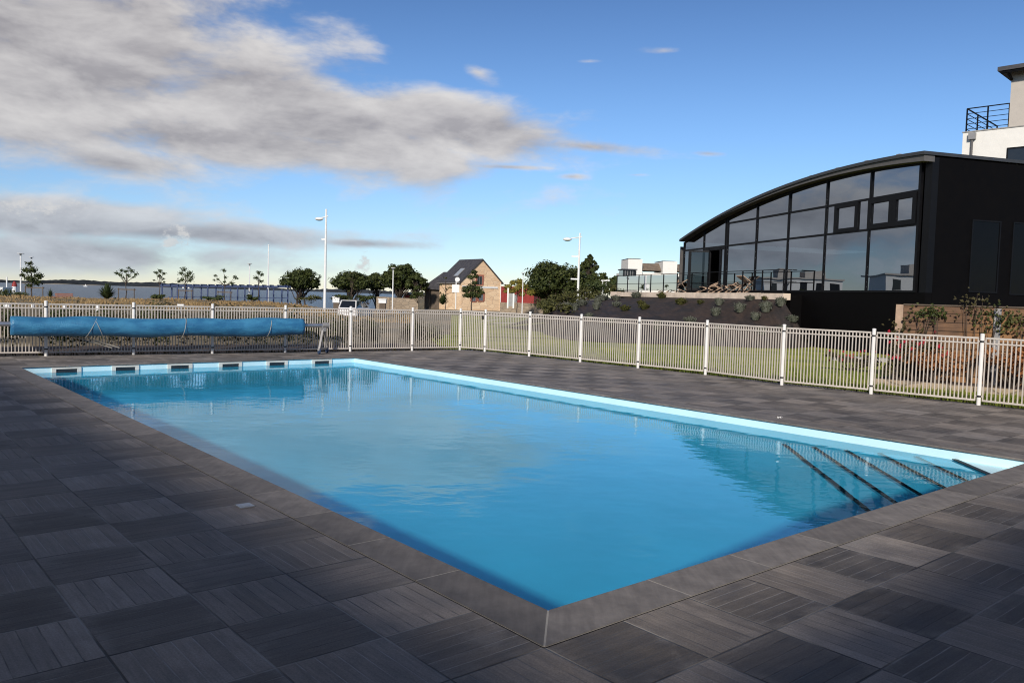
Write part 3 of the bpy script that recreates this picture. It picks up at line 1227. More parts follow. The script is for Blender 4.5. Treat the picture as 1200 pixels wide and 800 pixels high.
# short blades where the lawn shows between the bars
b = MB()
random.seed(11)
for _ in range(9000):
    f = random.random()
    p = side_posts[0].lerp(side_posts[-1], f) + DW * (.3 + 4.5 * random.random() ** 1.6)
    h = random.uniform(.03, .09)
    w = Vector((random.uniform(-1, 1), random.uniform(-1, 1), 0)).normalized() * .012
    b.face([p - w - UP * .03, p + w - UP * .03, p + UP * h + w * random.uniform(-3, 3)])
stuff(b.build('grass_blades', M['grassblade'], origin=side_posts[0]), 'uneven green grass of the lawn beyond the side fence', 'grass')

# dry dune grass along the left, seen just over the fence
b = MB()
random.seed(12)
for _ in range(9000):
    az = random.uniform(-.60, -.12)
    d = random.uniform(52, 86)
    clump = .5 + .5 * sin(az * 90) * sin(az * 37 + d * .2)
    x, y = d * sin(az), d * cos(az)
    h = random.uniform(.06, .24) * (.4 + clump)
    p = Vector((x, y, gh(x, y) - .03))
    w = Vector((random.uniform(-1, 1), random.uniform(-.4, .4), 0)).normalized() * random.uniform(.03, .07)
    tip = p + UP * h + Vector((random.uniform(-.16, .16), random.uniform(-.1, .1), 0))
    b.face([p - w, p + w, tip])
stuff(b.build('dune_grass', M['dry'], origin=(-25, 60, 0)), 'dry straw coloured grass on the dune before the sea', 'dune grass')

# ---------------------------------------------------------------- trees and shrubs
BED = []
b = MB()
fpts = [LP(-9, far_v(-9) + .35)] + [p + DL * .35 for p in far_posts]
for p, q in zip(fpts, fpts[1:]):
    n_ = DL * 3.2
    b.face([p - UP * .02, q - UP * .02, q + n_ - UP * .02, p + n_ - UP * .02])
structure(b.build('planting_bed', M['bank'], origin=fpts[0]))
def limb(b, p, q, r0, r1, wob=.06, n=6, seg=4):
    pts, rs = [], []
    for i in range(seg + 1):
        f = i / seg
        o = Vector((random.uniform(-1, 1), random.uniform(-1, 1), random.uniform(-.4, .4))) * (wob * (p - q).length * (0 if i in (0, seg) else 1))
        pts.append(p.lerp(q, f) + o)
        rs.append(r0 + (r1 - r0) * f)
    b.tube(pts, rs, n)
    return pts


def clump(b, c, r, n, size, flat=.75, shell=.55):
    for _ in range(n):
        v = Vector((random.gauss(0, 1), random.gauss(0, 1), random.gauss(0, 1))).normalized()
        rr = r * (shell + (1 - shell) * random.random()) * random.uniform(.8, 1.1)
        p = c + Vector((v.x * rr, v.y * rr, v.z * rr * flat))
        nrm = (v + Vector((random.uniform(-.6, .6), random.uniform(-.6, .6), random.uniform(0, .9))))
        b.leaf(p, nrm, size * random.uniform(.6, 1.3), random.uniform(.45, .8))


def tree(label, base, height, width, crown_from, mat, leaf=.3, nclump=26, per=70, trunks=1, tr=.16, name='tree', bark='bark', lean=0., shape='round', group=None, cat='tree', fill=.62):
    root = thing(name, label, cat, base, group)
    base = Vector(base)
    bt, bc = MB(), MB()
    hz = height - crown_from
    cc = base + UP * (crown_from + hz * .48) + Vector((lean, 0, 0))
    tips = []
    for k in range(trunks):
        off = Vector(((k - (trunks - 1) / 2) * tr * 3.2, random.uniform(-.1, .1), 0))
        top = cc + off * 2 + UP * hz * .1
        limb(bt, base + off - UP * .25, top, tr, tr * .3, .03, 8, 6)
    for i in range(nclump):
        while True:
            v = Vector((random.uniform(-1, 1), random.uniform(-1, 1), random.uniform(-1, 1)))
            if v.length < 1:
                break
        if v.length > 0:
            v = v.normalized() * (v.length ** .45)
        if shape == 'dome' and v.z < 0:
            v.z *= .55
        if shape == 'cone':
            f = (v.z + 1) / 2
            v.x *= 1.15 - f
            v.y *= 1.15 - f
        rc = (width / 2) * random.uniform(.22, .40) * (1 if shape != 'cone' else max(.16, 1.0 - .9 * (v.z + 1) / 2) * .8)
        c = cc + Vector((v.x * (width / 2 - rc * .8), v.y * (width / 2 - rc * .8), v.z * (hz / 2 - rc * fill)))
        limb(bt, base + UP * (crown_from * random.uniform(.75, 1.1)) + Vector((lean * .6, 0, 0)), c, tr * .42, .02, .08, 5, 3)
        clump(bc, c, rc, per, leaf, .72)
    bt.build('trunk', M[bark], root, smooth=True)
    bc.build('crown', M[mat], root)
    return root


def sapling(label, base, h, w, puffs, mat='leaf2', tr=.05, leaf=.17, per=60, group='young seafront trees', name='young_tree'):
    """thin stem with separate little heads of leaves; puffs = (dx, z fraction, radius)"""
    root = thing(name, label, 'tree', base, group)
    base = Vector(base)
    bt, bc = MB(), MB()
    top = base + UP * h * .8
    limb(bt, base - UP * .2, top, tr, tr * .35, .02, 6, 6)
    for dx, zf, r in puffs:
        c = base + Vector((dx, random.uniform(-.3, .3), h * zf))
        limb(bt, base + UP * h * min(zf - .08, random.uniform(.42, .6)), c, tr * .5, .012, .06, 5, 3)
        clump(bc, c, r, int(per * (r / .4) ** 1.6), leaf, .7, .2)
    bt.build('trunk', M['bark'], root, smooth=True)
    bc.build('crown', M[mat], root)
    return root


def onground(px, py, D):
    q = at(px, py, D)
    return Vector((q.x, q.y, gh(q.x, q.y)))


def zat(px, py, D):
    return at(px, py, D).z


def pix(D):
    return D / F


random.seed(31)
# left pair by the lamps
D = 76.
g = onground(37, 345, D)
sapling('dense dark young tree beside the two lamps at the far left', g, zat(37, 304, D) - g.z, 1.9,
        [(-.15, .9, .42), (-.5, .72, .5), (.2, .74, .6), (.55, .6, .55), (-.35, .52, .55), (.15, .5, .6), (.5, .42, .5), (-.1, .34, .45), (-.75, .6, .3)], 'leaf1', .07, .19, 110)
for (px, top, D, puffs, lab) in (
        (148, 312, 78., [(-.95, .79, .36), (-.55, .88, .34), (-.1, .85, .36), (.1, .95, .28), (.45, .88, .36), (.85, .78, .34), (.3, .74, .34), (-.45, .74, .34), (.7, .68, .22), (-.2, .66, .2)], 'young tree with flat umbrella crown, left of the blue pergola'),
        (187, 314, 80., [(-.3, .86, .34), (.15, .92, .34), (.4, .84, .3), (-.05, .76, .34), (.25, .68, .25), (-.45, .62, .18), (.6, .58, .18)], 'narrow young tree at the left end of the blue pergola'),
        (217, 312.5, 80., [(-.5, .8, .44), (.0, .92, .46), (.55, .82, .48), (.2, .74, .5), (-.35, .62, .42), (.5, .62, .42), (-.75, .56, .3), (.75, .7, .3)], 'fullest young tree standing over the blue pergola'),
        (263, 313.5, 82., [(-.05, .92, .36), (-.95, .76, .28), (-1.05, .63, .2), (-.6, .66, .2), (.15, .72, .3), (1.0, .74, .32), (1.3, .7, .22), (.65, .55, .36), (0., .58, .26)], 'sparse forked young tree with three leafy tufts over the blue pergola'),
        (303, 315, 82., [(-.1, .9, .36), (.25, .84, .4), (-.2, .74, .42), (.15, .64, .36)], 'small rounded young tree near the tall white flagpole')):
    g = onground(px, 350, D)
    sapling(lab, g, zat(px, top, D) - g.z, 2., puffs, 'leaf2', .055, .16, 70)
# thin young tree before the big dark trees, and the ones by the house
D = 78.
g = onground(412, 352, D)
sapling('thin upright young tree in front of the big round dark trees', g, zat(412, 316, D) - g.z, 1.6, [(0, .92, .3), (-.25, .78, .36), (.25, .76, .36), (0, .62, .4), (.3, .55, .3), (-.3, .5, .3)], 'leafo', .05, .16, 50, 'young trees by the house')
D = 88.
g = onground(522, 352, D)
sapling('thin half bare young tree before the long wall of the stone house', g, zat(522, 321, D) - g.z, 1.6, [(0, .9, .3), (-.5, .72, .22), (.45, .66, .3), (.85, .55, .25), (-.6, .52, .22), (.1, .62, .26)], 'leafo', .06, .17, 40, 'young trees by the house')
D = 84.
g = onground(553, 355, D)
sapling('dark bushy young tree before the gable of the stone house', g, zat(553, 315, D) - g.z, 1.8, [(.15, .93, .42), (-.2, .82, .42), (.3, .84, .36), (-.65, .55, .56), (-.1, .60, .62), (.55, .57, .62), (.85, .5, .5), (.1, .45, .62), (-.55, .42, .5), (.6, .42, .45), (.3, .70, .36)], 'leaf1', .09, .22, 170, 'young trees by the house')
D = 92.
g = onground(606, 355, D)
sapling('yellow green young tree before the red clad building', g, zat(606, 324, D) - g.z, 2.6, [(-1.1, .72, .55), (-.5, .84, .5), (.2, .88, .5), (.8, .74, .55), (1.4, .58, .5), (0, .68, .6), (-.6, .6, .5), (.5, .54, .5), (1.7, .6, .4), (-1.3, .6, .35), (.2, .78, .5)], 'leafy', .06, .24, 150, 'young trees by the house')

# big dark rounded trees on the shore
def bigtree(lab, px, top, base_y, wpx, D, crown_y, **kw):
    g = onground(px, base_y, D)
    crown_y += 2.2
    kw['nclump'] = int(kw.get('nclump', 26) * 1.45)
    g.z = min(g.z, zat(px, base_y, D) + .4)
    h = zat(px, top, D) - g.z
    cf = zat(px, crown_y, D) - g.z
    kw.setdefault('group', 'big dark trees along the shore')
    return tree(lab, g, h, wpx * pix(D), cf, kw.pop('mat', 'leaf1'), **kw)


bigtree('round dark tree with two trunks, alone left of the tall lamp', 352, 311.5, 352, 51, 104., 343, trunks=2, tr=.2, nclump=34, per=110, leaf=.34, shape='dome')
bigtree('rounded dark tree right of the tall lamp, behind the thin young tree', 412, 315, 350, 55, 112., 342, nclump=36, per=110, leaf=.36, shape='dome')
bigtree('dark low tree between two rounded ones, over the white car', 441, 318, 352, 34, 116., 343, nclump=24, per=90, leaf=.36, shape='dome')
bigtree('tallest dark tree behind the lamp, left of the stone house', 469, 305.5, 352, 52, 110., 344, nclump=40, per=110, leaf=.36, shape='dome', tr=.22)
bigtree('dark tree leaning out toward the slate roof of the house', 488, 318, 352, 30, 108., 344, nclump=20, per=90, leaf=.34, shape='dome')
bigtree('broad dark tree right of the red clad building', 650, 304, 362, 84, 96., 352, nclump=54, per=140, leaf=.36, tr=.3, shape='round', fill=.5)
bigtree('pointed conifer behind the broad dark tree', 689, 297, 360, 30, 104., 318, nclump=60, per=44, leaf=.34, shape='cone', name='conifer')
bigtree('bushy tree stepping down right of the conifer', 700, 316, 358, 34, 92., 345, nclump=26, per=90, leaf=.32)
bigtree('lowest bushy tree before the far white building', 724, 321, 356, 26, 86., 342, nclump=20, per=80, leaf=.3)


def shrub(label, base, w, h, mat, n=260, leaf=.16, name='shrub', group=None, cat='shrub', clumps=7):
    root = thing(name, label, cat, base, group)
    base = Vector(base)
    bs, bc = MB(), MB()
    for i in range(clumps):
        a = random.random() * 6.28
        r = random.random() ** .6 * w * .36
        c = base + Vector((cos(a) * r, sin(a) * r, h * random.uniform(.35, .78)))
        limb(bs, base - UP * .05, c, .02, .008, .08, 4, 3)
        clump(bc, c, w * random.uniform(.16, .27), n // clumps, leaf, min(1.2, h / w), .3)
    bs.build('stem', M['bark'], root)
    bc.build('foliage', M[mat], root)
    return root


# low bushes beyond the fence
for (px, yb, D, w, h, mat, lab) in (
        (10, 349, 70., 3.6, .75, 'leaf1', 'dark low hedge bush at the left edge below the white hut'),
        (246, 352, 74., 2.6, .55, 'leaf2', 'low green bush at the foot of the blue pergola'),
        (296, 352, 74., 1.3, .5, 'leaf1', 'small dark bush at the foot of the slim lamp by the flagpole'),
        (183, 351, 74., 1.6, .45, 'leaf1', 'small low bush at the left end of the pergola'),
        (365, 353, 76., 3., .55, 'leafo', 'olive bush below the round tree with two trunks'),
        (402, 354, 66., 2.6, .6, 'leaf1', 'dark green bush left of the white car'),
        (432, 354, 64., 2.4, .55, 'leaf1', 'dark green bush right of the white car'),
        (490, 353, 80., 2., 1.0, 'leaf1', 'dark bush below the eaves of the house annexe')):
    g = onground(px, yb, D)
    g.z = zat(px, yb, D) - .15
    shrub(lab, g, w, h + .25, mat, 500, .17, group='low bushes beyond the far fence')


random.seed(77)
hedge = thing('low_hedge', 'dark mixed hedge growing close behind the far railing fence', 'hedge', fpts[3])
bc, bd = MB(), MB()
for (p, q) in zip(fpts, fpts[1:]):
    L_ = (q - p).length
    for k in range(int(L_ / .26)):
        c = p.lerp(q, (k + random.random()) * .26 / L_) + DL * random.uniform(.45, 1.9)
        f_ = uv_of(c)[0]
        hh = random.uniform(.95, 1.3) * (1 - .28 * ss(7., 10.5, f_)) + .05
        clump(bc if random.random() < .6 else bd, c + UP * hh * .55, random.uniform(.28, .42), 420, .085, hh * 1.35, .15)
bc.build('foliage', M['leaf1'], hedge)
bd.build('foliage', M['leafb'], hedge)


def spiky(label, base, h, w, mat, n=170):
    """fountain of stiff narrow leaves"""
    b = MB()
    base = Vector(base)
    for _ in range(n):
        a = random.random() * 6.28
        e = random.uniform(.35, 1.5)
        L = h * random.uniform(.7, 1.05)
        d = Vector((cos(a) * cos(e) * w / h, sin(a) * cos(e) * w / h, sin(e)))
        s = d.cross(UP).normalized() * (.035 * h / 1.2)
        m_ = base + d * L * .6
        t_ = base + d * L - UP * (.16 * L * cos(e))
        b.face([base - s * .6, base + s * .6, m_ + s, m_ - s])
        b.face([m_ - s, m_ + s, t_])
    o = b.build('spiky_bush', mat, origin=base)
    return tag(o, label, 'bush', 'spiky bushes')


g = onground(125.5, 351, 72.)
spiky('round spiky bush in dry grass, left of the umbrella shaped young tree', g, 1.55, 1.25, M['leaf2'], 260)
g = onground(519, 356, 84.)
g.z = zat(519, 357, 84.)
spiky('spiky bush against the long wall of the stone house', g, 1.3, 1.1, M['leaf2'], 200)
g = onground(59, 352, 70.)
spiky('small dark spiky bush beside the red brown bench', g, .9, .5, M['leaf1'], 60)

# tree supports: stakes with crossbars
for px, D, w, lab in ((40, 75., 1.6, 'wooden tree support round the dark tree by the two lamps'), (148, 77.5, 1.5, 'wooden tree support round the umbrella shaped young tree'), (217, 79.5, 1.3, 'wooden tree support under the fullest young tree'), (263, 81.5, 1.3, 'wooden tree support under the forked sparse young tree'), (410, 77., 2.2, 'wooden tree support round the thin tree above the white car')):
    g = onground(px, 350, D)
    root = thing('tree_support', lab, 'tree support', g, 'wooden tree supports')
    for s in (-1, 1):
        b = MB()
        b.tube([g + Vector((s * w / 2, 0, -.2)), g + Vector((s * w / 2, 0, 1.05))], .045, 7)
        b.build('stake', M['stake'], root)
    b = MB()
    b.bar(g + Vector((-w / 2 - .1, .06, .92)), g + Vector((w / 2 + .1, .06, .92)), .05, .10)
    b.build('crossbar', M['stake'], root)

# ---------------------------------------------------------------- lamps and poles
def mushroom_lamp(lab, px, top, base_y, D, r=.045, head=.28):
    g = onground(px, base_y, D)
    g.z = min(g.z, zat(px, base_y, D))
    t = zat(px, top, D)
    root = thing('street_lamp', lab, 'street lamp', g, 'slim white lamps with flat round heads')
    b = MB()
    b.tube([g - UP * .1, Vector((g.x, g.y, t - .22))], [r * 1.25, r], 10)
    b.build('pole', M['white'], root)
    b = MB()
    c = Vector((g.x, g.y, t))
    b.tube([c - UP * .06, c - UP * .02, c], [head * .96, head, head * .7], 16)
    b.build('lamp_head', M['white'], root)
    b = MB()
    b.tube([c - UP * .26, c - UP * .058], [.07, .11], 12)
    b.build('diffuser', M['lampgrey'], root)
    return root


mushroom_lamp('left lamp of the pair at the left edge, in front of the dark tree', 24.3, 296.6, 347, 80., .06, .33)
mushroom_lamp('slim lamp behind the dark young tree at the far left', 37., 301, 350, 96., .045, .30)
mushroom_lamp('slim white lamp standing between pergola and flagpole', 292, 308.5, 352, 88., .055, .26)
mushroom_lamp('slim white lamp in front of the big dark trees', 460, 313.5, 355, 80., .05, .24)
mushroom_lamp('slim white lamp in front of the red clad building', 612, 319.5, 357, 90., .05, .24)


def arm_lamp(lab, px_b, py_b, px_t, py_t, D, arm_px, arm_y, stubs, r=.085):
    q = at(px_b, py_b, D)
    g = Vector((q.x, q.y, min(gh(q.x, q.y), q.z)))
    t = at((px_t + px_b) / 2, py_t, D)
    root = thing('street_lamp', lab, 'street lamp', g, 'tall white lamps with one arm')
    b = MB()
    b.tube([g - UP * .1, Vector((g.x, g.y, t.z))], [r * 1.15, r * .7], 12)
    b.build('pole', M['white'], root)
    za = zat(px_b, arm_y, D)
    ex = (arm_px) * pix(D)
    b = MB()
    j = Vector((g.x, g.y, za))
    b.tube([j + Vector((.18, 0, .06)), j, j + Vector((ex * .55, 0, -.10))], .045, 8)
    b.build('arm', M['white'], root)
    b = MB()
    c = j + Vector((ex * .80, 0, -.20))
    b.ball(c, .5, 12, 8, (.75, .42, .30))
    b.build('lamp_head', M['white'], root, smooth=True)
    b = MB()
    b.ball(c - UP * .05, .44, 12, 8, (.72, .40, .28))
    b.build('diffuser', M['lampgrey'], root, smooth=True)
    for sy, sl in stubs:
        z = zat(px_b, sy, D)
        b = MB()
        b.bar(Vector((g.x, g.y, z)), Vector((g.x + sl * pix(D), g.y, z)), .05, .12)
        b.build('bracket', M['white'], root)
    return root


arm_lamp('tallest white lamp, right of the round dark tree', 380.5, 355.5, 382.5, 245, 72., -10, 254, [(280.5, -5)], .115)
arm_lamp('tall white arm lamp beside the conifer, above the fabric slope', 677, 351, 678.5, 273, 70., -18, 278, [(300.5, -9), (327, -9)], .10)
g = onground(314, 351, 96.)
root = thing('flagpole', 'plain white flagpole without lamp, right of the pergola', 'flagpole', g)
b = MB()
b.tube([g, Vector((g.x, g.y, zat(314.5, 288, 96.)))], [.12, .06], 12)
b.build('pole', M['white'], root)
b = MB()
b.ball(Vector((g.x, g.y, zat(314.5, 287.5, 96.))), .09)
b.build('finial', M['white'], root)
# small two headed path lamp over the slope
g = onground(708, 350, 66.)
g.z = zat(708, 345, 66.)
root = thing('path_lamp', 'small white two post lamp with flat top behind the slope', 'path lamp', g)
zt = zat(708, 328.5, 66.)
b = MB()
b.tube([g + Vector((-.16, 0, 0)), Vector((g.x - .16, g.y, zt - .1))], .06, 8)
b.tube([g + Vector((.12, 0, .5)), Vector((g.x + .12, g.y, zt - .1))], .04, 8)
b.build('pole', M['white'], root)
b = MB()
b.box((g.x + .02, g.y, zt - .02), (.62, .3, .09))
b.box((g.x + .22, g.y, zt + .02), (.3, .2, .06))
b.build('lamp_head', M['white'], root)

# sign by the house
g = onground(534, 357, 58.)
g.z = zat(534, 362, 58.)
root = thing('road_sign', 'back of a white sign on a post left of the stone house', 'sign', g)
b = MB()
b.tube([g, Vector((g.x, g.y, zat(534, 327, 58.)))], .04, 8)
b.build('post', M['white'], root)
b = MB()
q = at(536, 327.5, 57.94)
b.prism([(q.x + cos(a * pi / 8) * .17, q.y, q.z + sin(a * pi / 8) * .17) for a in range(16)], (0, .02, 0))
b.build('disc_plate', M['white'], root)
b = MB()
q = at(534, 338, 57.94)
b.box(q, (.52, .03, .56))
b.build('square_plate', M['white'], root)

# notice board with white frame by the red building
g = onground(598, 360, 76.)
g.z = zat(598, 361, 76.)
root = thing('notice_board', 'grey panel between two white posts before the red building', 'notice board', g)
for dx, top in ((-.25, 337.5), (.28, 343.5)):
    b = MB()
    b.box((g.x + dx, g.y, (g.z + zat(598, top, 76.)) / 2), (.14, .12, zat(598, top, 76.) - g.z))
    b.build('post', M['white'], root)
b = MB()
b.box((g.x + .02, g.y + .02, g.z + .78), (.40, .05, 1.2))
b.build('panel', M['steelgrey'], root)

# ---------------------------------------------------------------- blue pergola
pg = onground(190, 350, 84.)
q1 = onground(334, 352, 86.)
ax = (q1 - pg).normalized()
Lp = (q1 - pg).length
zp = zat(190, 334.6, 84.)
back = UP.cross(ax) * 2.6
root = thing('pergola', 'long blue steel pergola behind the young trees', 'pergola', pg)
npost = 9
for k in range(npost):
    for row in (0, 1):
        p = pg + ax * (Lp * (k + (.22 if row else 0)) / (npost - 1 + .22)) + back * row
        b = MB()
        b.box((p.x, p.y, (zp + p.z - .3) / 2), (.13, .13, zp - p.z + .3), ax)
        b.build('post', M['bluesteel'], root)
for row in (0, 1):
    b = MB()
    z0 = Vector((0, 0, zp - pg.z))
    b.bar(pg + z0 + back * row - ax * .3, pg + ax * (Lp + .3) + back * row + Vector((0, 0, zp - pg.z)), .10, .20)
    b.build('beam', M['bluesteel'], root)
for k in range(npost * 2 - 1):
    p = pg + ax * (Lp * k / (npost * 2 - 2)) + UP * (zp - pg.z + .14)
    b = MB()
    b.bar(p - back * .1, p + back * 1.1, .07, .12)
    b.build('rafter', M['bluesteel'], root)
b = MB()
b.bar(pg + UP * .9 + back * 1.0, pg + ax * Lp + UP * .9 + back * 1.0, .05, .07)
b.build('rail', M['bluesteel'], root)

# ---------------------------------------------------------------- left edge: hut, mast, beacon, bench
D = 90.
q = at(3.5, 342, D)
root = thing('beach_hut', 'low white hut at the left edge of the seafront', 'hut', (q.x, q.y, gh(q.x, q.y)))
b = MB()
z0, z1 = gh(q.x, q.y), zat(4, 337.6, D)
b.box((q.x - .5, q.y, (z0 + z1) / 2), (1.9, 1.6, z1 - z0))
b.build('wall', M['white'], root)
b = MB()
b.box((q.x - .5, q.y, z1 + .05), (2.1, 1.8, .1))
b.build('roof', M['white'], root)
b = MB()
b.box((q.x - .2, q.y - .81, (z0 + z1) / 2 - .1), (.6, .04, (z1 - z0) * .7))
b.build('door', M['steelgrey'], root)
q = at(8, 346, 92.)
b = MB()
b.tube([(q.x, q.y, gh(q.x, q.y)), (q.x, q.y, zat(8, 324.5, 92.))], .075, 10)
tag(b.build('marker_post', M['white'], origin=(q.x, q.y, gh(q.x, q.y))), 'thick white post beside the low hut at left edge', 'post')
q = at(17, 344, 95.)
z0, z1 = min(gh(q.x, q.y), -.5), zat(17, 329.5, 95.)
zm = zat(17, 335.5, 95.)
root = thing('harbour_beacon', 'small white beacon with red top between hut and lamp', 'beacon', (q.x, q.y, z0))
b = MB()
b.tube([(q.x, q.y, z0), (q.x, q.y, zm)], [.32, .26], 12)
b.build('tower', M['white'], root)
b = MB()
b.tube([(q.x, q.y, zm), (q.x, q.y, zm + (z1 - zm) * .5), (q.x, q.y, z1)], [.29, .24, .08], 12)
b.build('lantern', M['redclad'], root)
D = 68.
g = onground(73, 349, D)
zs = zat(73, 348.2, D)
root = thing('bench', 'red brown slatted bench in the dry grass behind the fence', 'bench', (g.x, g.y, min(g.z, zs - .42)))
gz = min(g.z, zs - .42)
for k in range(3):
    b = MB()
    b.box((g.x, g.y - .16 + .16 * k, zs), (1.5, .13, .05))
    b.build('slat', M['redwood'], root)
for k in range(2):
    b = MB()
    b.box((g.x, g.y + .27, zs + .14 + .13 * k), (1.5, .04, .10))
    b.build('backrest_slat', M['redwood'], root)
for s in (-1, 1):
    b = MB()
    b.box((g.x + s * .6, g.y, (gz + zs) / 2 - .03), (.06, .42, zs - gz - .02))
    b.build('leg', M['steelgrey'], root)
# white path markers seen between the bars
for px, yc, hpx, lab in ((8, 358, 3, 'white stub marker behind the fence at the left edge'), (38.5, 360.5, 8, 'white marker behind the fence, left of the first post'), (75.5, 361, 6, 'white marker behind the fence over the left end of the cover'), (114.5, 360.5, 7, 'pair-like white marker behind the fence, left of the second post'), (212, 357.8, 3, 'low white slab marker behind the fence below the fullest young tree')):
    D = 44.
    q = at(px, yc, D)
    hh = hpx * pix(D)
    z0 = gh(q.x, q.y)
    root = thing('path_marker', lab, 'path marker', (q.x, q.y, z0), 'white path markers behind the far fence')
    b = MB()
    b.tube([(q.x, q.y, z0 - .1), (q.x, q.y, q.z - hh / 2)], .05, 8)
    b.build('stem', M['steelgrey'], root)
    b = MB()
    b.box(q, (.13 if hpx > 3 else .34, .12, hh))
    b.build('head', M['white'], root)
# two far white houses on the opposite shore
for px in (215, 221.5):
    q = at(px, hor(px) + .8, 2250)
    root = thing('far_house', ('left' if px < 218 else 'right') + ' of two tiny white houses on the far wooded shore', 'house', (q.x, q.y, -3.2), 'tiny white houses across the water')
    b = MB()
    b.box((q.x, q.y, q.z / 2 - 1.6), (4.5, 6, q.z + 3.2))
    b.build('wall', M['render'], root)
    b = MB()
    b.prism([(q.x - 2.6, q.y - 3.2, q.z), (q.x + 2.6, q.y - 3.2, q.z), (q.x, q.y - 3.2, q.z + 1.5)], (0, 6.4, 0))
    b.build('roof', M['slateblue'], root)
q = at(100, 337.5, 1300)
root = thing('sailing_boat', 'tiny white sailing boat on the grey water at left', 'boat', (q.x, q.y, -3.2))
b = MB()
b.prism([(q.x - 3.4, q.y, -2.2), (q.x - 2.7, q.y, -3.3), (q.x + 2.7, q.y, -3.3), (q.x + 3.6, q.y, -2.1)], (0, 2.2, 0))
b.build('hull', M['white'], root)
b = MB()
b.prism([(q.x - 1.6, q.y + 1, -1.6), (q.x + .2, q.y + 1, -1.6), (q.x + .2, q.y + 1, 1.0)], (0, .05, 0))
b.build('sail', M['white'], root)

# ---------------------------------------------------------------- parked car and boxes
def car(label, q, heading, z0):
    """small hatchback: lofted body, glasshouse, wheels, lamps"""
    d = Vector((cos(heading), sin(heading), 0))
    s = UP.cross(d)
    o = Vector((q.x, q.y, z0))
    root = thing('parked_car', label, 'car', o)

    def loft(rings):
        b = MB()
        n = len(rings[0])
        for r in rings:
            b.v += [o + d * x + s * y + UP * z for x, y, z in r]
        for k in range(len(rings) - 1):
            for j in range(n):
                b.f.append((k * n + j, k * n + (j + 1) % n, (k + 1) * n + (j + 1) % n, (k + 1) * n + j))
                b.mi.append(0)
        b.f += [tuple(reversed(range(n))), tuple((len(rings) - 1) * n + j for j in range(n))]
        b.mi += [0, 0]
        return b

    def ring(x, w, z0_, z1_, r=.12):
        return [(x, -w, z0_ + r), (x, -w + r * .5, z0_), (x, w - r * .5, z0_), (x, w, z0_ + r), (x, w * .98, z1_ - r), (x, w * .9, z1_), (x, -w * .9, z1_), (x, -w * .98, z1_ - r)]
    loft([ring(-1.95, .70, .30, .78), ring(-1.85, .80, .22, .90), ring(-1.0, .84, .18, .92), ring(.6, .84, .18, .90), ring(1.5, .82, .2, .80), ring(1.95, .72, .26, .66)]).build('body', M['carwhite'], root, smooth=False)
    cabin = [(-1.80, .70, .90), (-1.55, .60, 1.42), (-1.0, .58, 1.47), (.05, .57, 1.45), (.85, .70, .90)]
    b = MB()
    n = len(cabin)
    for sg in (-1, 1):
        b.face([o + d * x + s * (y * sg * .985) + UP * z for x, y, z in (cabin if sg > 0 else cabin[::-1])])
    for (x0, y0, z0_), (x1, y1, z1_) in zip(cabin, cabin[1:]):
        b.face([o + d * x0 - s * y0 + UP * z0_, o + d * x0 + s * y0 + UP * z0_, o + d * x1 + s * y1 + UP * z1_, o + d * x1 - s * y1 + UP * z1_])
    b.build('glasshouse', M['carglass'], root)
    b = MB()
    b.obox(o + d * -.72 + UP * 1.465, d * .80, s * .585, UP * .022)
    for sg in (-1, 1):
        pts = [(-1.82, .705, .90), (-1.56, .605, 1.44), (.06, .575, 1.46), (.88, .705, .90)]
        for (x0, y0, z0_), (x1, y1, z1_) in zip(pts, pts[1:]):
            b.bar(o + d * x0 + s * y0 * sg + UP * z0_, o + d * x1 + s * y1 * sg + UP * z1_, .07, .07)
        b.bar(o + d * -.45 + s * .68 * sg + UP * .9, o + d * -.5 + s * .59 * sg + UP * 1.45, .07, .05)
    b.build('roof', M['carwhite'], root)
    for x in (-1.25, 1.25):
        for sg in (-1, 1):
            b = MB()
            c = o + d * x + s * (.76 * sg) + UP * .30
            b.tube([c - s * .10, c + s * .10], .30, 18)
            w = b.build('wheel', M['black'], root)
            b = MB()
            b.tube([c + s * (.09 * sg), c + s * (.112 * sg)], .18, 12)
            b.build('rim', M['alu'], w)
    for sg in (-1, 1):
        b = MB()
        b.obox(o + d * -1.90 + s * .62 * sg + UP * .72, d * .04, s * .09, UP * .12)
        b.build('tail_light', M['redclad'], root)
        b = MB()
        b.obox(o + d * 1.90 + s * .55 * sg + UP * .58, d * .05, s * .14, UP * .07)
        b.build('headlight', M['lampgrey'], root)
    return root


D = 66.
q = at(418, 350.4, D)
car('white hatchback parked under the thin young tree beyond the fence', q, radians(78), q.z - 1.58)
for px, py, w, h, D, lab in ((394.5, 351.5, .55, .42, 66., 'small white storage box left of the white car'), (448.5, 353, .62, .30, 68., 'low white storage box right of the white car')):
    q = at(px, py, D)
    root = thing('storage_box', lab, 'box', (q.x, q.y, gh(q.x, q.y)))
    z0 = gh(q.x, q.y) - .05
    b = MB()
    b.box((q.x, q.y, (z0 + q.z - h / 2) / 2), (w * .8, .4, max(.05, q.z - h / 2 - z0)))
    b.build('plinth', M['stake'], root)
    b = MB()
    b.box(q, (w, .5, h))
    b.build('body', M['white'], root)
    b = MB()
    b.box((q.x, q.y, q.z + h / 2 + .03), (w + .08, .58, .06))
    b.build('lid', M['white'], root)
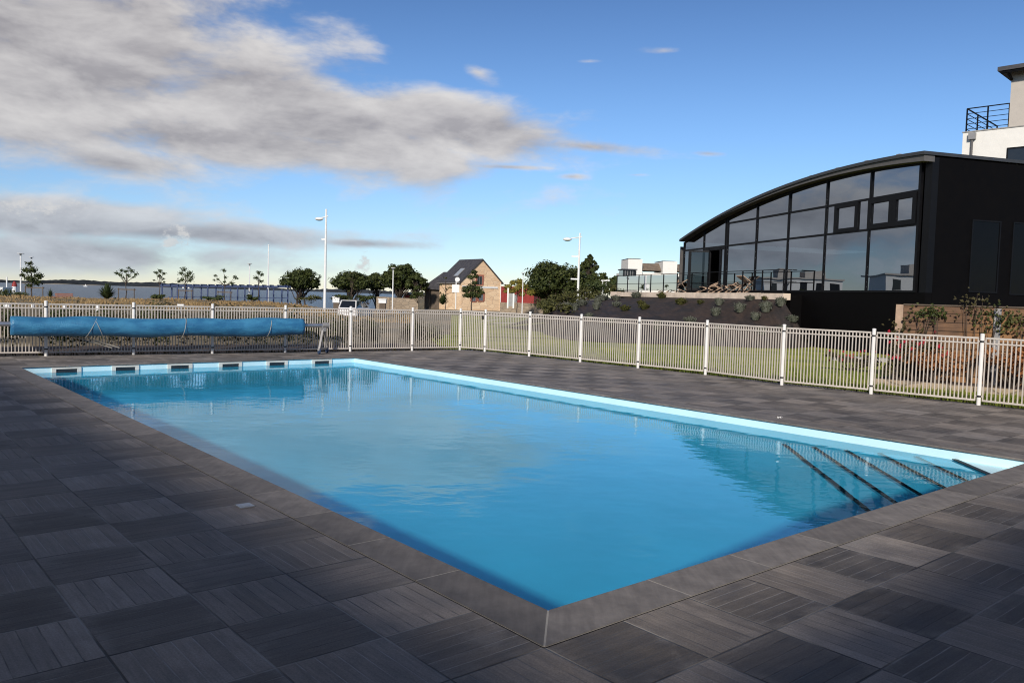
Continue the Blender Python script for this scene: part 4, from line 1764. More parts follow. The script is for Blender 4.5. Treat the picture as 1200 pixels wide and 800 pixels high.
#@@PART3
# ---------------------------------------------------------------- stone house, annexe, red building
class Plane:
    """vertical wall plane through P along direction a; converts picture positions to wall positions"""
    def __init__(self, P, a):
        self.P, self.a = Vector((P[0], P[1], 0)), Vector((a[0], a[1], 0)).normalized()
        self.n = UP.cross(self.a)          # left of the direction

    def hit(self, px, py, off=0.):
        d = ray(px, py)
        o = Vector((0, 0, H))
        s = (self.P + self.n * off - o).dot(self.n) / d.dot(self.n)
        q = o + d * s
        return (q - self.P).dot(self.a), q.z

    def pt(self, s, z, off=0.):
        return self.P + self.a * s + self.n * off + UP * z

    def rect(self, b, s0, s1, z0, z1, o0, o1):
        b.obox(self.pt((s0 + s1) / 2, (z0 + z1) / 2, (o0 + o1) / 2), self.a * (abs(s1 - s0) / 2), self.n * (abs(o1 - o0) / 2), UP * (abs(z1 - z0) / 2))


C = at(540, 350, 105.)
C = Vector((C.x, C.y, 0))
HA = radians(34)
ga = Vector((cos(HA), sin(HA), 0))
lb = Vector((-sin(HA), cos(HA), 0))
G = Plane(C, ga)                            # gable wall, n points away from the camera
GW, HL = G.hit(587, 350)[0], 5.7
zg, ze = -.4, G.hit(540.5, 329.3)[1]
za = G.hit(564.6, 304.7)[1]
house = thing('stone_house', 'stone house with slate roof and brick trimmed gable windows beyond the lawn', 'house', C)
b = MB()
b.prism([G.pt(0, zg), G.pt(GW, zg), G.pt(GW, ze), G.pt(GW / 2, za), G.pt(0, ze)], lb * HL)
b.build('wall', M['stone'], house)
b = MB()
for sgn, s0 in ((1, -.25), (-1, GW + .25)):
    zl = ze - .25 * (za - ze) / (GW / 2)
    b.prism([G.pt(s0, zl + .03, -.18), G.pt(GW / 2, za + .03, -.18), G.pt(GW / 2, za + .17, -.18), G.pt(s0 - .03 * sgn, zl + .15, -.18)], lb * (HL + .36))
b.build('roof', M['slate'], house)


def gwin(px0, px1, py0, py1, glass, name='window', trim='redbrick', sides=(1, 1)):
    s0, z1 = G.hit(px0, py0)
    s1, z0 = G.hit(px1, py1)
    b = MB()
    t = .22
    if sides[0]:
        G.rect(b, s0 - t, s0, z0, z1, -.05, .02)
    if sides[1]:
        G.rect(b, s1, s1 + t, z0, z1, -.05, .02)
    G.rect(b, s0 - t, s1 + t, z1, z1 + .2, -.055, .02)
    G.rect(b, s0 - t * .6, s1 + t * .6, z0 - .12, z0, -.06, .02)
    w = b.build(name, M[trim], house)
    b = MB()
    G.rect(b, s0, s1, z0, z1, -.012, .01)
    b.build('pane', M[glass], w)
    b = MB()
    f = .05
    G.rect(b, s0, s0 + f, z0, z1, -.03, -.013)
    G.rect(b, s1 - f, s1, z0, z1, -.03, -.013)
    G.rect(b, s0 + f, s1 - f, z1 - f, z1, -.03, -.013)
    G.rect(b, (s0 + s1) / 2 - .025, (s0 + s1) / 2 + .025, z0, z1 - f, -.03, -.013)
    b.build('frame', M['steelgrey'], w)


gwin(559.2, 564.8, 323.5, 333.5, 'windowdark')
gwin(553., 557.2, 344, 353, 'windowblue', 'door')
gwin(561., 566., 344, 352.5, 'windowblue')
s0, z1 = G.hit(561.5, 335.3)
s1, z0 = G.hit(583, 338.2)
b = MB()
G.rect(b, s0 - 2.6, s1, z0, z1, -.06, .02)
b.build('name_strip', M['white'], house)
b = MB()
b.tube([G.pt(GW - .12, zg, -.07), G.pt(GW - .12, ze - .1, -.07)], .05, 8)
b.build('downpipe', M['white'], house)
b = MB()
Lw = Plane(C, lb)
b.tube([G.pt(-.30, ze - .24, -.15), G.pt(-.30, ze - .24, HL + .15)], .06, 8)
b.build('gutter', M['steelgrey'], house)
# skylight on the left slope
sl = (G.pt(GW / 2, za) - G.pt(0, ze)).normalized()
nr = sl.cross(lb).normalized()
if nr.z < 0:
    nr = -nr
cS = G.pt(0, ze) + sl * 1.55 + lb * 2.3 + nr * .19
b = MB()
b.obox(cS, sl * .80, lb * .55, nr * .03)
sk = b.build('skylight', M['steelgrey'], house)
b = MB()
b.obox(cS + nr * .032, sl * .72, lb * .47, nr * .008)
b.build('pane', M['skylight'], sk)

# annexe with the low dark roof
Pa = at(493.5, 350, 112.)
Pa = Vector((Pa.x, Pa.y, 0))
Pb = G.pt(-.05, 0, 4.)
Pb = at(513.5, 350, 110.5)
Pb = Vector((Pb.x, Pb.y, 0))
an = Plane(Pa, Pb - Pa)
aw = (Pb - Pa).length
zr = an.hit(510, 319)[1]
zle = an.hit(500, 338.5)[1]
annex = thing('house_annexe', 'low annexe with dark slate roof left of the stone house', 'annexe', Pa)
b = MB()
an.rect(b, .35, aw + 1.6, -.4, zle + .1, .4, 4.6)
b.build('wall', M['stake'], annex)
b = MB()
b.prism([an.pt(0, zle, 0), an.pt(aw + 1.9, zle - .15, 0), an.pt(aw + 1.9, zr, 2.4), an.pt(aw * .68, zr, 2.4)], UP * .14)
b.prism([an.pt(aw * .68, zr, 2.41), an.pt(aw + 1.9, zr, 2.41), an.pt(aw + 1.9, zle, 5.), an.pt(0, zle, 5.)], UP * .14)
b.build('roof', M['slate'], annex)
for sx in (.5, 1.3):
    b = MB()
    an.rect(b, sx, sx + .1, -.4, zle, .1, .2)
    b.build('porch_post', M['stake'], annex)
b = MB()
q = at(479, 346, 113.)
root = thing('red_shed', 'small red shed half hidden under the tallest dark tree', 'shed', (q.x, q.y, -.3))
b.box((q.x, q.y, q.z / 2 - .15), (1.0, 1.2, q.z + .3))
b.build('wall', M['redclad'], root)
b = MB()
b.prism([(q.x - .6, q.y - .7, q.z), (q.x + .6, q.y - .7, q.z), (q.x, q.y - .7, q.z + .35)], (0, 1.4, 0))
b.build('roof', M['slate'], root)


def lowwall(label, pts, top, D, mat, name='stone_wall', h=None, th=.35):
    b = MB()
    for (p0, p1) in zip(pts, pts[1:]):
        z = at(p0[0], p0[1], p0[2]).z
        q0, q1 = at(*p0), at(*p1)
        d = (Vector((q1.x, q1.y, 0)) - Vector((q0.x, q0.y, 0)))
        n = UP.cross(d.normalized()) * th
        b.prism([(q0.x, q0.y, -.5), (q1.x, q1.y, -.5), (q1.x + n.x, q1.y + n.y, -.5), (q0.x + n.x, q0.y + n.y, -.5)], (0, 0, (q0.z + q1.z) / 2 + .5))
    q = at(*pts[0])
    o = b.build(name, M[mat], origin=(q.x, q.y, 0))
    return tag(o, label, 'wall', 'low stone walls')


lowwall('low stone wall before the red clad building', [(586, 354.2, 101.), (641, 355.8, 97.)], 0, 0, 'lowstone')
lowwall('low tan wall between the dark trees and the house', [(441, 348, 96.), (456, 347.5, 96.), (458, 349, 95.), (490, 349.5, 95.)], 0, 0, 'lowstone')

q0, q1 = at(586.5, 336.5, 122.), at(626, 337, 120.)
R_ = Plane(q0, Vector((q1.x - q0.x, q1.y - q0.y, 0)))
rw = (Vector((q1.x, q1.y, 0)) - Vector((q0.x, q0.y, 0))).length
red = thing('red_building', 'low building with dark red cladding right of the stone house', 'building', (q0.x, q0.y, -.3))
b = MB()
R_.rect(b, 0, rw, -.3, q0.z, 0, 7.)
b.build('wall', M['redclad'], red)
b = MB()
R_.rect(b, -.15, rw + .15, q0.z, q0.z + .16, -.15, 7.15)
b.build('roof', M['redbrick'], red)
for k in range(1, 8):
    b = MB()
    R_.rect(b, rw * k / 8 - .015, rw * k / 8 + .015, -.2, q0.z - .02, -.025, -.001)
    b.build('batten', M['redclad'], red)
b = MB()
R_.rect(b, rw * .33, rw * .33 + 1.0, -.3, 1.9, -.03, 0.01)
b.build('door', M['steelgrey'], red)

# ---------------------------------------------------------------- far white building with the red banner
D = 118.
P0 = at(736, 340, D)
Wf = Plane(P0, (1., .06, 0))
far = thing('seafront_building', 'white building with brown mansard roof and red banner behind the terrace', 'building', (P0.x, P0.y, 0))


def wr(b, x0, x1, y0, y1, o0, o1):
    s0, z1 = Wf.hit(x0, y0, 0)
    s1, z0 = Wf.hit(x1, y1, 0)
    Wf.rect(b, s0, s1, z0, z1, o0, o1)


b = MB()
wr(b, 736, 812, 318.5, 362, .6, 9)
b.build('wall', M['render'], far)
b = MB()
wr(b, 736, 750.5, 303.5, 361, -.2, 5)
b.build('chimney_block', M['render'], far)
b = MB()
wr(b, 776.5, 791, 306.3, 361.5, -.3, 5)
b.build('chimney_block', M['render'], far)
for x0, x1, yt in ((735.6, 750.9, 302.8), (776.1, 791.4, 305.6)):
    b = MB()
    wr(b, x0, x1, yt, yt + .7, -.25, 5.1)
    b.build('coping', M['mansard'], far)
b = MB()
s0, z1 = Wf.hit(751, 307.5)
s1, z0 = Wf.hit(812, 318.5)
b.prism([Wf.pt(s0, z0, .4), Wf.pt(s1, z0, .4), Wf.pt(s1, z1, 2.2), Wf.pt(s0, z1, 2.2)], Wf.n * 5)
b.build('roof', M['mansard'], far)
for x0 in (754, 762, 770, 795, 803):
    b = MB()
    wr(b, x0, x0 + 4.2, 324, 333, .56, .62)
    w = b.build('window', M['windowdark'], far)
    b = MB()
    wr(b, x0 - .5, x0 + 4.7, 333, 333.8, .5, .63)
    b.build('sill', M['kerb'], w)
# kiosk with dark glazed top and the red banner
P1 = at(729, 345, 100.)
K = Plane(P1, (1., .03, 0))
kiosk = thing('glazed_kiosk', 'dark glazed pavilion carrying a red banner, left of the white building', 'pavilion', (P1.x, P1.y, 0))


def kr(b, x0, x1, y0, y1, o0, o1):
    s0, z1 = K.hit(x0, y0, 0)
    s1, z0 = K.hit(x1, y1, 0)
    K.rect(b, s0, s1, z0, z1, o0, o1)


b = MB()
kr(b, 730, 745.5, 316.5, 325.5, 0, 3)
b.build('glazing', M['windowdark'], kiosk)
b = MB()
kr(b, 729, 746.5, 314.8, 316.5, -.3, 3.3)
b.build('roof', M['slateblue'], kiosk)
for x in (732.5, 735.5, 738.5, 741.5):
    b = MB()
    kr(b, x - .12, x + .12, 316.6, 325.4, -.05, -.002)
    b.build('mullion', M['steelgrey'], kiosk)
b = MB()
kr(b, 728.5, 745.5, 325.5, 327.3, -.12, 3)
b.build('band', M['white'], kiosk)
b = MB()
kr(b, 728.5, 745.5, 327.4, 352, .02, 3)
b.build('wall', M['kerb'], kiosk)
b = MB()
kr(b, 731, 743, 327.6, 338.4, -.06, .01)
ban = b.build('banner', M['redclad'], kiosk)


def letter(txt, pos, a, size, mat, parent):
    cu = bpy.data.curves.new('lettering', 'FONT')
    cu.body, cu.size, cu.extrude = txt, size, .01
    cu.align_x = 'CENTER'
    o = bpy.data.objects.new('tmp', cu)
    COL.objects.link(o)
    dg = bpy.context.evaluated_depsgraph_get()
    me = bpy.data.meshes.new_from_object(o.evaluated_get(dg))
    bpy.data.objects.remove(o)
    rot = Matrix((a, UP, a.cross(UP))).transposed()
    p0 = Vector(parent['_o'])
    for v in me.vertices:
        v.co = rot @ Vector((v.co.x * 1.25, v.co.y, v.co.z)) + Vector(pos) - p0
    me.materials.clear()
    me.materials.append(mat)
    o = bpy.data.objects.new('lettering', me)
    COL.objects.link(o)
    o.parent = parent
    return o


s_, z_ = K.hit(738.3, 337.6)
letter('H!', K.pt(s_, z_, -.075), K.a, 1.28, M['letters'], ban)

# ---------------------------------------------------------------- the black glazed building
qL, qR = at(797, 330, 43.5), at(1078, 330, 27.5)
B = Plane(qR, Vector((qL.x - qR.x, qL.y - qR.y, 0)))     # s runs from the near right end to the far left end
BL = (Vector((qL.x, qL.y, 0)) - Vector((qR.x, qR.y, 0))).length
inn = -B.n if B.n.x < 0 else B.n           # into the building
B.n = inn
bld = thing('glazed_building', 'black clad building with curved roof and glazed front right of the pool', 'building', B.pt(0, 0))
ZS = 2.17
top_px = [(1077.5, 191.6), (1020.7, 201.2), (968.2, 211.6), (923.4, 225.4), (886.6, 240.2), (854.7, 254.8), (825.3, 270.4), (800, 286)]
gt = [B.hit(*p) for p in top_px]
roof_px = [(1084, 176.), (1035.7, 185.3), (987.6, 194.4), (934, 212.2), (890, 226.8), (854.2, 245.2), (821.2, 264.4), (796, 280.2)]
OH = -.45
rt = [B.hit(*p, off=OH) for p in roof_px]
rt[0] = (-.35, rt[0][1])


def interp(L, s):
    L = sorted(L)
    if s <= L[0][0]:
        (a, za_), (c, zc_) = L[0], L[1]
    elif s >= L[-1][0]:
        (a, za_), (c, zc_) = L[-2], L[-1]
    else:
        for (a, za_), (c, zc_) in zip(L, L[1:]):
            if a <= s <= c:
                break
    return za_ + (zc_ - za_) * (s - a) / (c - a)


def smoothcurve(L, n):
    """least squares cubic through the points"""
    import numpy as np
    xs_, zs_ = np.array([p[0] for p in L]), np.array([p[1] for p in L])
    c = np.polyfit(xs_, zs_, 3)
    return lambda s: float(np.polyval(c, s))


RT, GT = smoothcurve(rt, 0), smoothcurve(gt, 0)
smax = max(p[0] for p in rt)
NS = 40
DEPTH_B = 15.
# roof shell
b = MB()
ssr = [-.35 + (smax + .35) * i / NS for i in range(NS + 1)]
for s0, s1 in zip(ssr, ssr[1:]):
    pl = [B.pt(s0, RT(s0) - .11, OH), B.pt(s1, RT(s1) - .11, OH), B.pt(s1, RT(s1), OH), B.pt(s0, RT(s0), OH)]
    b.prism(pl, inn * (DEPTH_B - OH))
b.build('roof', M['roofzinc'], bld)
b = MB()
for s0, s1 in zip(ssr, ssr[1:]):
    s0, s1 = max(s0, -.3), s1
    b.prism([B.pt(s0, GT(s0) + .02, OH + .06), B.pt(s1, GT(s1) + .02, OH + .06), B.pt(s1, RT(s1) - .112, OH + .06), B.pt(s0, RT(s0) - .112, OH + .06)], inn * (-OH - .02))
b.build('fascia', M['soffit'], bld)
for k in range(10):                          # raised clips along the roof edge
    b = MB()
    s = 1. + k * (smax - 2) / 9
    b.obox(B.pt(s, RT(s) + .03, OH + .3), B.a * .08, inn * .15, UP * .03)
    b.build('roof_clip', M['steelgrey'], bld)
# base wall under the glass, end walls, rear wall
b = MB()
B.rect(b, -.28, BL, -.3, ZS, -.02, .25)
b.build('base_wall', M['cladding'], bld)
b = MB()
ztop = RT(0) - .17
b.prism([B.pt(-.28, -.3, .26), B.pt(-.28, -.3, DEPTH_B - .2), B.pt(-.28, ztop, DEPTH_B - .2), B.pt(-.28, ztop, .26)], B.a * .24)
endw = b.build('end_wall', M['cladding'], bld)
b = MB()
b.prism([B.pt(BL - .22, -.3, .26), B.pt(BL - .22, -.3, DEPTH_B - .2), B.pt(BL - .22, RT(BL) - .17, DEPTH_B - .2), B.pt(BL - .22, RT(BL) - .17, .26)], B.a * .22)
b.build('far_end_wall', M['cladding'], bld)
b = MB()
pts = [B.pt(s, RT(s) - .17, DEPTH_B - .45) for s in [BL * i / 12 for i in range(13)]]
b.prism([B.pt(0, -.3, DEPTH_B - .45)] + [B.pt(BL, -.3, DEPTH_B - .45)] + pts[::-1], inn * .25)
b.build('rear_wall', M['cladding'], bld)
b = MB()
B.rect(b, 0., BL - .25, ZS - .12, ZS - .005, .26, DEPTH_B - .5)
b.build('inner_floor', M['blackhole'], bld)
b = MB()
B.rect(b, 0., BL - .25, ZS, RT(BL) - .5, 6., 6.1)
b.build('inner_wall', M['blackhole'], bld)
# corner post at the right end
b = MB()
B.rect(b, -.28, .02, ZS, RT(0) - .18, -.01, .255)
b.build('corner_post', M['blackframe'], bld)
b = MB()
B.rect(b, BL - .05, BL + .03, ZS - .3, RT(BL) - .17, -.06, .25)
b.build('end_trim', M['soffit'], bld)
# mullions
mpx = [1074.3, 1017.2, 966.3, 922.8, 885.8, 852, 824.8, 802.]
ms = [B.hit(x, 300)[0] for x in mpx]
za1, za0 = B.hit(1074, 263)[1], B.hit(802, 293.8)[1]
zb1, zb0 = B.hit(1076, 223.7)[1], B.hit(854.7, 261.6)[1]


def zt1(s):
    return za1 + (za0 - za1) * (s - ms[0]) / (ms[-1] - ms[0])


def zt2(s):
    return zb1 + (zb0 - zb1) * (s - ms[0]) / (ms[5] - ms[0])


def bar2(b, s0, z0, s1, z1, w, o0=-.045, o1=.06):
    p, q = B.pt(s0, z0, (o0 + o1) / 2), B.pt(s1, z1, (o0 + o1) / 2)
    d = q - p
    t = d.cross(inn).normalized()
    b.obox((p + q) / 2, d / 2, inn * ((o1 - o0) / 2), t * (w / 2))


MW = .075
for i, s in enumerate(ms):
    b = MB()
    w = MW if i not in (0, 7) else .10
    bar2(b, s, ZS + .002, s, GT(s) + .02, w, -.05, .062)
    b.build('mullion', M['blackframe'], bld)
b = MB()
s_ = (ms[5] + .16)
bar2(b, s_, ZS + .002, s_, GT(s_) + .02, .06, -.049, .061)
b.build('mullion', M['blackframe'], bld)
for i in range(7):
    b = MB()
    bar2(b, ms[i] + .03, zt1(ms[i]), ms[i + 1] - .03, zt1(ms[i + 1]), .08, -.042, .055)
    b.build('transom', M['blackframe'], bld)
    if i < 5:
        b = MB()
        bar2(b, ms[i] + .03, zt2(ms[i]), ms[i + 1] - .03, zt2(ms[i + 1]), .08, -.042, .055)
        b.build('transom', M['blackframe'], bld)
    b = MB()
    s0, s1 = ms[i] + .03, ms[i + 1] - .03
    bar2(b, s0, ZS + .035, s1, ZS + .035, .07, -.043, .056)
    b.build('sill', M['blackframe'], bld)
    b = MB()
    for k in range(4):
        a0, a1 = s0 + (s1 - s0) * k / 4, s0 + (s1 - s0) * (k + 1) / 4
        bar2(b, a0, GT(a0) - .02, a1, GT(a1) - .02, .07, -.041, .054)
    b.build('head_frame', M['blackframe'], bld)
# glass panes, bay by bay; each pane leans a hair differently
random.seed(8)


def pane(s0, s1, zl, zu):
    n = 4
    g = .028
    j = random.uniform(-.006, .006)
    b = MB()
    ls = [s0 + g + (s1 - s0 - 2 * g) * k / n for k in range(n + 1)]
    for a0, a1 in zip(ls, ls[1:]):
        o0, o1 = .0 + j * (a0 - s0), .0 + j * (a1 - s0)
        b.face([B.pt(a0, zl(a0) + g, o0), B.pt(a1, zl(a1) + g, o1), B.pt(a1, zu(a1) - g, o1), B.pt(a0, zu(a0) - g, o0)])
    b.build('glass_pane', M['glass'], bld)


for i in range(7):
    s0, s1 = ms[i], ms[i + 1]
    if i == 5:
        # bay with the open door: narrow leaves either side of the dark gap
        dh = ZS + (zt1(s0) - ZS)
        w = s1 - s0
        pane(s0, s0 + w * .26, lambda s: ZS, zt1)
        pane(s0 + w * .72, s1, lambda s: ZS, zt1)
        b = MB()
        for q in (.26, .74):
            bar2(b, s0 + w * q, ZS, s0 + w * q, zt1(s0 + w * q) - .03, .09, -.05, .07)
        bar2(b, s0 + w * .1, zt1(s0) - .09, s1, zt1(s1) - .09, .12, -.05, .07)
        b.build('door_frame', M['blackframe'], bld)
        # the door leaf swung outwards
        hg = B.pt(s0 + w * .73, 0, 0)
        dd = (-inn * .85 + B.a * .5).normalized()
        b = MB()
        L_ = w * .46
        for f0, f1 in ((.0, .07), (.93, 1.)):
            b.bar(hg + dd * L_ * f0 + UP * (ZS + .05), hg + dd * L_ * f0 + UP * (zt1(s0) - .2), .07, .05)
        b.bar(hg + UP * (zt1(s0) - .2), hg + dd * L_ + UP * (zt1(s0) - .2), .05, .07)
        b.bar(hg + UP * (ZS + .1), hg + dd * L_ + UP * (ZS + .1), .05, .10)
        b.bar(hg + dd * L_ + UP * (ZS + .05), hg + dd * L_ + UP * (zt1(s0) - .2), .07, .05)
        dl_ = b.build('door_leaf', M['blackframe'], bld)
        b = MB()
        b.face([hg + dd * .03 + UP * (ZS + .12), hg + dd * (L_ - .03) + UP * (ZS + .12), hg + dd * (L_ - .03) + UP * (zt1(s0) - .22), hg + dd * .03 + UP * (zt1(s0) - .22)])
        b.build('door_glass', M['glass'], dl_)
    else:
        pane(s0, s1, lambda s: ZS + .02, zt1)
    if i < 5:
        if i not in (0, 1):
            pane(s0, s1, zt1, zt2)
        pane(s0, s1, zt2, GT)
    else:
        pane(s0, s1, zt1, GT)


def opener(x0, x1, y0, y1, fr=.14, ref=None):
    """opening window with a heavy black frame, proud of the glass"""
    s1, zz1 = B.hit(x0, (y0 + y1) / 2)
    s0, _ = B.hit(x1, (y0 + y1) / 2)
    b = MB()
    zl = lambda s: zt1(s) + .02
    zu = lambda s: zt2(s) - .02
    for s in (s0 + fr / 2, s1 - fr / 2):
        bar2(b, s, zl(s), s, zu(s), fr, -.075, .05)
    bar2(b, s0 + fr, zl(s0) + fr / 2, s1 - fr, zl(s1) + fr / 2, fr, -.074, .05)
    bar2(b, s0 + fr, zu(s0) - fr / 2, s1 - fr, zu(s1) - fr / 2, fr, -.074, .05)
    w = b.build('opening_window', M['blackframe'], bld)
    b = MB()
    g = fr
    b.face([B.pt(s0 + g, zl(s0) + g, -.01), B.pt(s1 - g, zl(s1) + g, -.01), B.pt(s1 - g, zu(s1) - g, -.01), B.pt(s0 + g, zu(s0) - g, -.01)])
    b.build('pane', M['glass'], w)
    return s0, s1


a0, a1 = opener(979, 1006, 240, 271)
pane(ms[1], a0, zt1, zt2)
pane(a1, ms[2], zt1, zt2)
opener(1018.5, 1047, 230, 268, .17)
opener(1047, 1075, 228, 264, .17)
# slit windows of the end wall
E_ = Plane(B.pt(-.28, 0, .26), inn)
E_.n = -B.a * 1.
for x0, x1, y0, y1 in ((1140.5, 1166.5, 259, 342), (1188.5, 1214, 262, 345)):
    s0, z1 = E_.hit(x0, y0)
    s1, z0 = E_.hit(x1, y1)
    b = MB()
    t = .05
    E_.rect(b, s0 - t, s0, z0 - t, z1 + t, -.0, .03)
    E_.rect(b, s1, s1 + t, z0 - t, z1 + t, -.0, .03)
    E_.rect(b, s0, s1, z1, z1 + t, -.0, .03)
    E_.rect(b, s0, s1, z0 - t, z0, -.0, .03)
    w = b.build('slit_window', M['blackframe'], bld)
    b = MB()
    E_.rect(b, s0, s1, z0, z1, .001, .008)
    b.build('pane', M['blackglass'], w)

# ---------------------------------------------------------------- terrace in front of it, ledge, railing, deck chairs
Tr = B.hit(918, 341)                         # where the terrace ends on the facade
lr = at(918, 343, 33.2)
T_ = Plane(Vector((lr.x, lr.y, 0)), B.a)
T_.n = inn
TL = 17.5
zl = 2.09
ter = thing('terrace', 'raised terrace with pale stone edge in front of the glass front', 'terrace', T_.pt(0, 0))
b = MB()
dep = (B.P - T_.P).dot(inn) - .03
b.prism([T_.pt(.02, -.2, .36), T_.pt(TL, -.2, .36), T_.pt(TL, -.2, dep + 4 if False else dep), T_.pt(.02, -.2, dep)], UP * (zl + .16))
sB = (B.P + B.a * BL - T_.P).dot(B.a) + .1
b.prism([T_.pt(sB, -.2, dep + .004), T_.pt(TL, -.2, dep + .004), T_.pt(TL, -.2, dep + 5), T_.pt(sB, -.2, dep + 5)], UP * (zl + .16))
b.build('slab', M['cladding'], ter)
random.seed(9)
s = 0.
k = 0
while s < TL - .3:
    L_ = random.uniform(1.5, 2.3)
    e1 = min(TL, s + L_)
    b = MB()
    T_.rect(b, s + .006, e1 - .006, zl - .27, zl + random.uniform(-.012, .012), 0, .35)
    b.build('edge_stone', M['ledge'], ter)
    s = e1
rail = thing('terrace_railing', 'dark railing with clear glass panels along the pale terrace edge', 'railing', T_.pt(.3, zl, .2))
zr_ = zl + .96
ps = [.3 + 1.52 * i for i in range(12)]
for s in ps:
    b = MB()
    b.bar(T_.pt(s, zl, .2), T_.pt(s, zr_, .2), .045, .045, inn)
    b.build('post', M['blackframe'], rail)
b = MB()
b.bar(T_.pt(ps[0] - .03, zr_ + .015, .2), T_.pt(ps[-1], zr_ + .015, .2), .055, .03)
b.build('handrail', M['blackframe'], rail)
for zz in (.10, .48):
    b = MB()
    b.bar(T_.pt(ps[0], zl + zz, .2), T_.pt(ps[-1], zl + zz, .2), .025, .025)
    b.build('rail', M['blackframe'], rail)
b = MB()
b.bar(T_.pt(ps[0], zr_ + .015, .2), T_.pt(ps[0], zr_ + .015, dep - .1), .05, .03)
b.bar(T_.pt(ps[0], zl + .48, .2), T_.pt(ps[0], zl + .48, dep - .1), .025, .025)
b.build('return_rail', M['blackframe'], rail)
for i in range(len(ps)):
    if ps[i] > 8.5 and i + 1 < len(ps):
        b = MB()
        b.face([T_.pt(ps[i] + .05, zl + .12, .2), T_.pt(ps[i + 1] - .05, zl + .12, .2), T_.pt(ps[i + 1] - .05, zr_ - .03, .2), T_.pt(ps[i] + .05, zr_ - .03, .2)])
        b.build('glass_panel', M['railglass'], rail)


def deckchair(label, o, rz, fold):
    """wooden sling chair: two hinged frames and a canvas"""
    o = Vector(o)
    root = thing('deck_chair', label, 'deck chair', o, 'wooden deck chairs left on the terrace')
    ca, sa = cos(rz), sin(rz)

    def W(x, y, z):
        return o + Vector((x * ca - y * sa, x * sa + y * ca, z))
    a1, a2 = radians(24 + fold), radians(150 - fold)
    for nm, (x0, z0, x1, z1) in (('long_frame', (-.62, .03, .58, .80 - fold * .012)), ('short_frame', (.52, .03, -.45, .40 - fold * .006))):
        b = MB()
        for y in (-.28, .28):
            yy = y * (.93 if nm == 'short_frame' else 1)
            b.bar(W(x0, yy, z0), W(x1, yy, z1), .055, .035)
        b.bar(W(x0, -.28, z0), W(x0, .28, z0), .04, .04)
        b.bar(W(x1, -.28, z1), W(x1, .28, z1), .045, .045)
        b.build(nm, M['wood'], root)
    b = MB()
    for y in (-.25, .25):
        b.bar(W(.56, y, .03), W(.20, y, .52 - fold * .008), .045, .03)
    b.bar(W(.56, -.28, .03), W(.56, .28, .03), .04, .04)
    b.build('prop', M['wood'], root)
    b = MB()
    n = 8
    prev = None
    for i in range(n + 1):
        f = i / n
        x = -.45 + 1.03 * f
        z = (.40 - fold * .006) + f * (.40 - fold * .006) - .16 * sin(pi * f)
        cur = (W(x, -.22, z), W(x, .22, z))
        if prev:
            b.obox((prev[0] + prev[1] + cur[0] + cur[1]) / 4, (cur[0] + cur[1] - prev[0] - prev[1]) / 4, (cur[1] - cur[0]) / 2, Vector((0, 0, .006)))
        prev = cur
    b.build('sling', M['canvas'], root)
    return root


dcs = [(832, .9, 0., 14, 'leftmost of the deck chairs by the open door, folded low'), (845, 1.0, .25, 10, 'second deck chair from the open door, leaning on its neighbour'), (857, .85, -.15, 4, 'third deck chair from the open door, half folded'), (867, .9, .1, 0, 'deck chair opened upright right of the folded ones'), (880, 1.1, 3.4, 0, 'rightmost deck chair, turned away toward the glass')]
for px, off, rz, fold, lab in dcs:
    d = ray(px, 335)
    s = (T_.P + inn * off - Vector((0, 0, H))).dot(inn) / d.dot(inn)
    q = d * s
    deckchair(lab, (q.x, q.y, zl - .02), rz, fold)
for px, off, rz, lab in ((786, 1.0, .1, 'left of two deck chairs beyond the left end of the glass front'), (796.5, .8, -.5, 'right of two deck chairs at the left corner of the glass front')):
    d = ray(px, 335)
    s = (T_.P + inn * off - Vector((0, 0, H))).dot(inn) / d.dot(inn)
    q = d * s
    deckchair(lab, (q.x, q.y, zl - .02), rz, 3)

# ---------------------------------------------------------------- planted fabric slope
topl = [at(948, 352, 31.5), T_.pt(.0, zl - .25, -.02), T_.pt(2.5, zl - .26, -.02), T_.pt(5.5, zl - .27, -.02), T_.pt(9, zl - .28, -.02), T_.pt(12.5, zl - .30, -.02), T_.pt(15, zl - .33, -.02), at(690, 352, 45.), at(672, 356, 42.), at(655, 362, 38.), at(640, 369, 35.)]
topl[0].z = .3
foot = [gnd(950, 407, -.03), gnd(930, 408, -.03), gnd(885, 407.), gnd(845, 405.), gnd(800, 403.5), gnd(755, 402), gnd(710, 400.5), gnd(690, 399.5), gnd(670, 398), gnd(650, 395), gnd(636, 391)]
b = MB()
random.seed(14)
NR, SUB = 12, 8
cols = []
for (t0, f0), (t1, f1) in zip(zip(topl, foot), zip(topl[1:], foot[1:])):
    for k in range(SUB):
        cols.append((t0.lerp(t1, k / SUB), f0.lerp(f1, k / SUB)))
cols.append((topl[-1], foot[-1]))
for ci, (t, f) in enumerate(cols):
    for r in range(NR + 1):
        g = r / NR
        p = t.lerp(f, g)
        p.z += .16 * sin(pi * g) + (.04 * sin(ci * 1.7 + r) + random.uniform(-.025, .025)) * (1 if 0 < r < NR else 0)
        b.v.append(p)
for ci in range(len(cols) - 1):
    for r in range(NR):
        i0 = ci * (NR + 1) + r
        b.f.append((i0, i0 + 1, i0 + NR + 2, i0 + NR + 1))
        b.mi.append(0)
berm_v, berm_f = [v.copy() for v in b.v], list(b.f)
structure(b.build('planted_slope', M['fabric'], origin=topl[3], smooth=True))
bvh = BVHTree.FromPolygons([tuple(v) for v in berm_v], berm_f)


def on_slope(px, py):
    d = ray(px, py)
    r = bvh.ray_cast(Vector((0, 0, H)), d.normalized())
    return r[0]


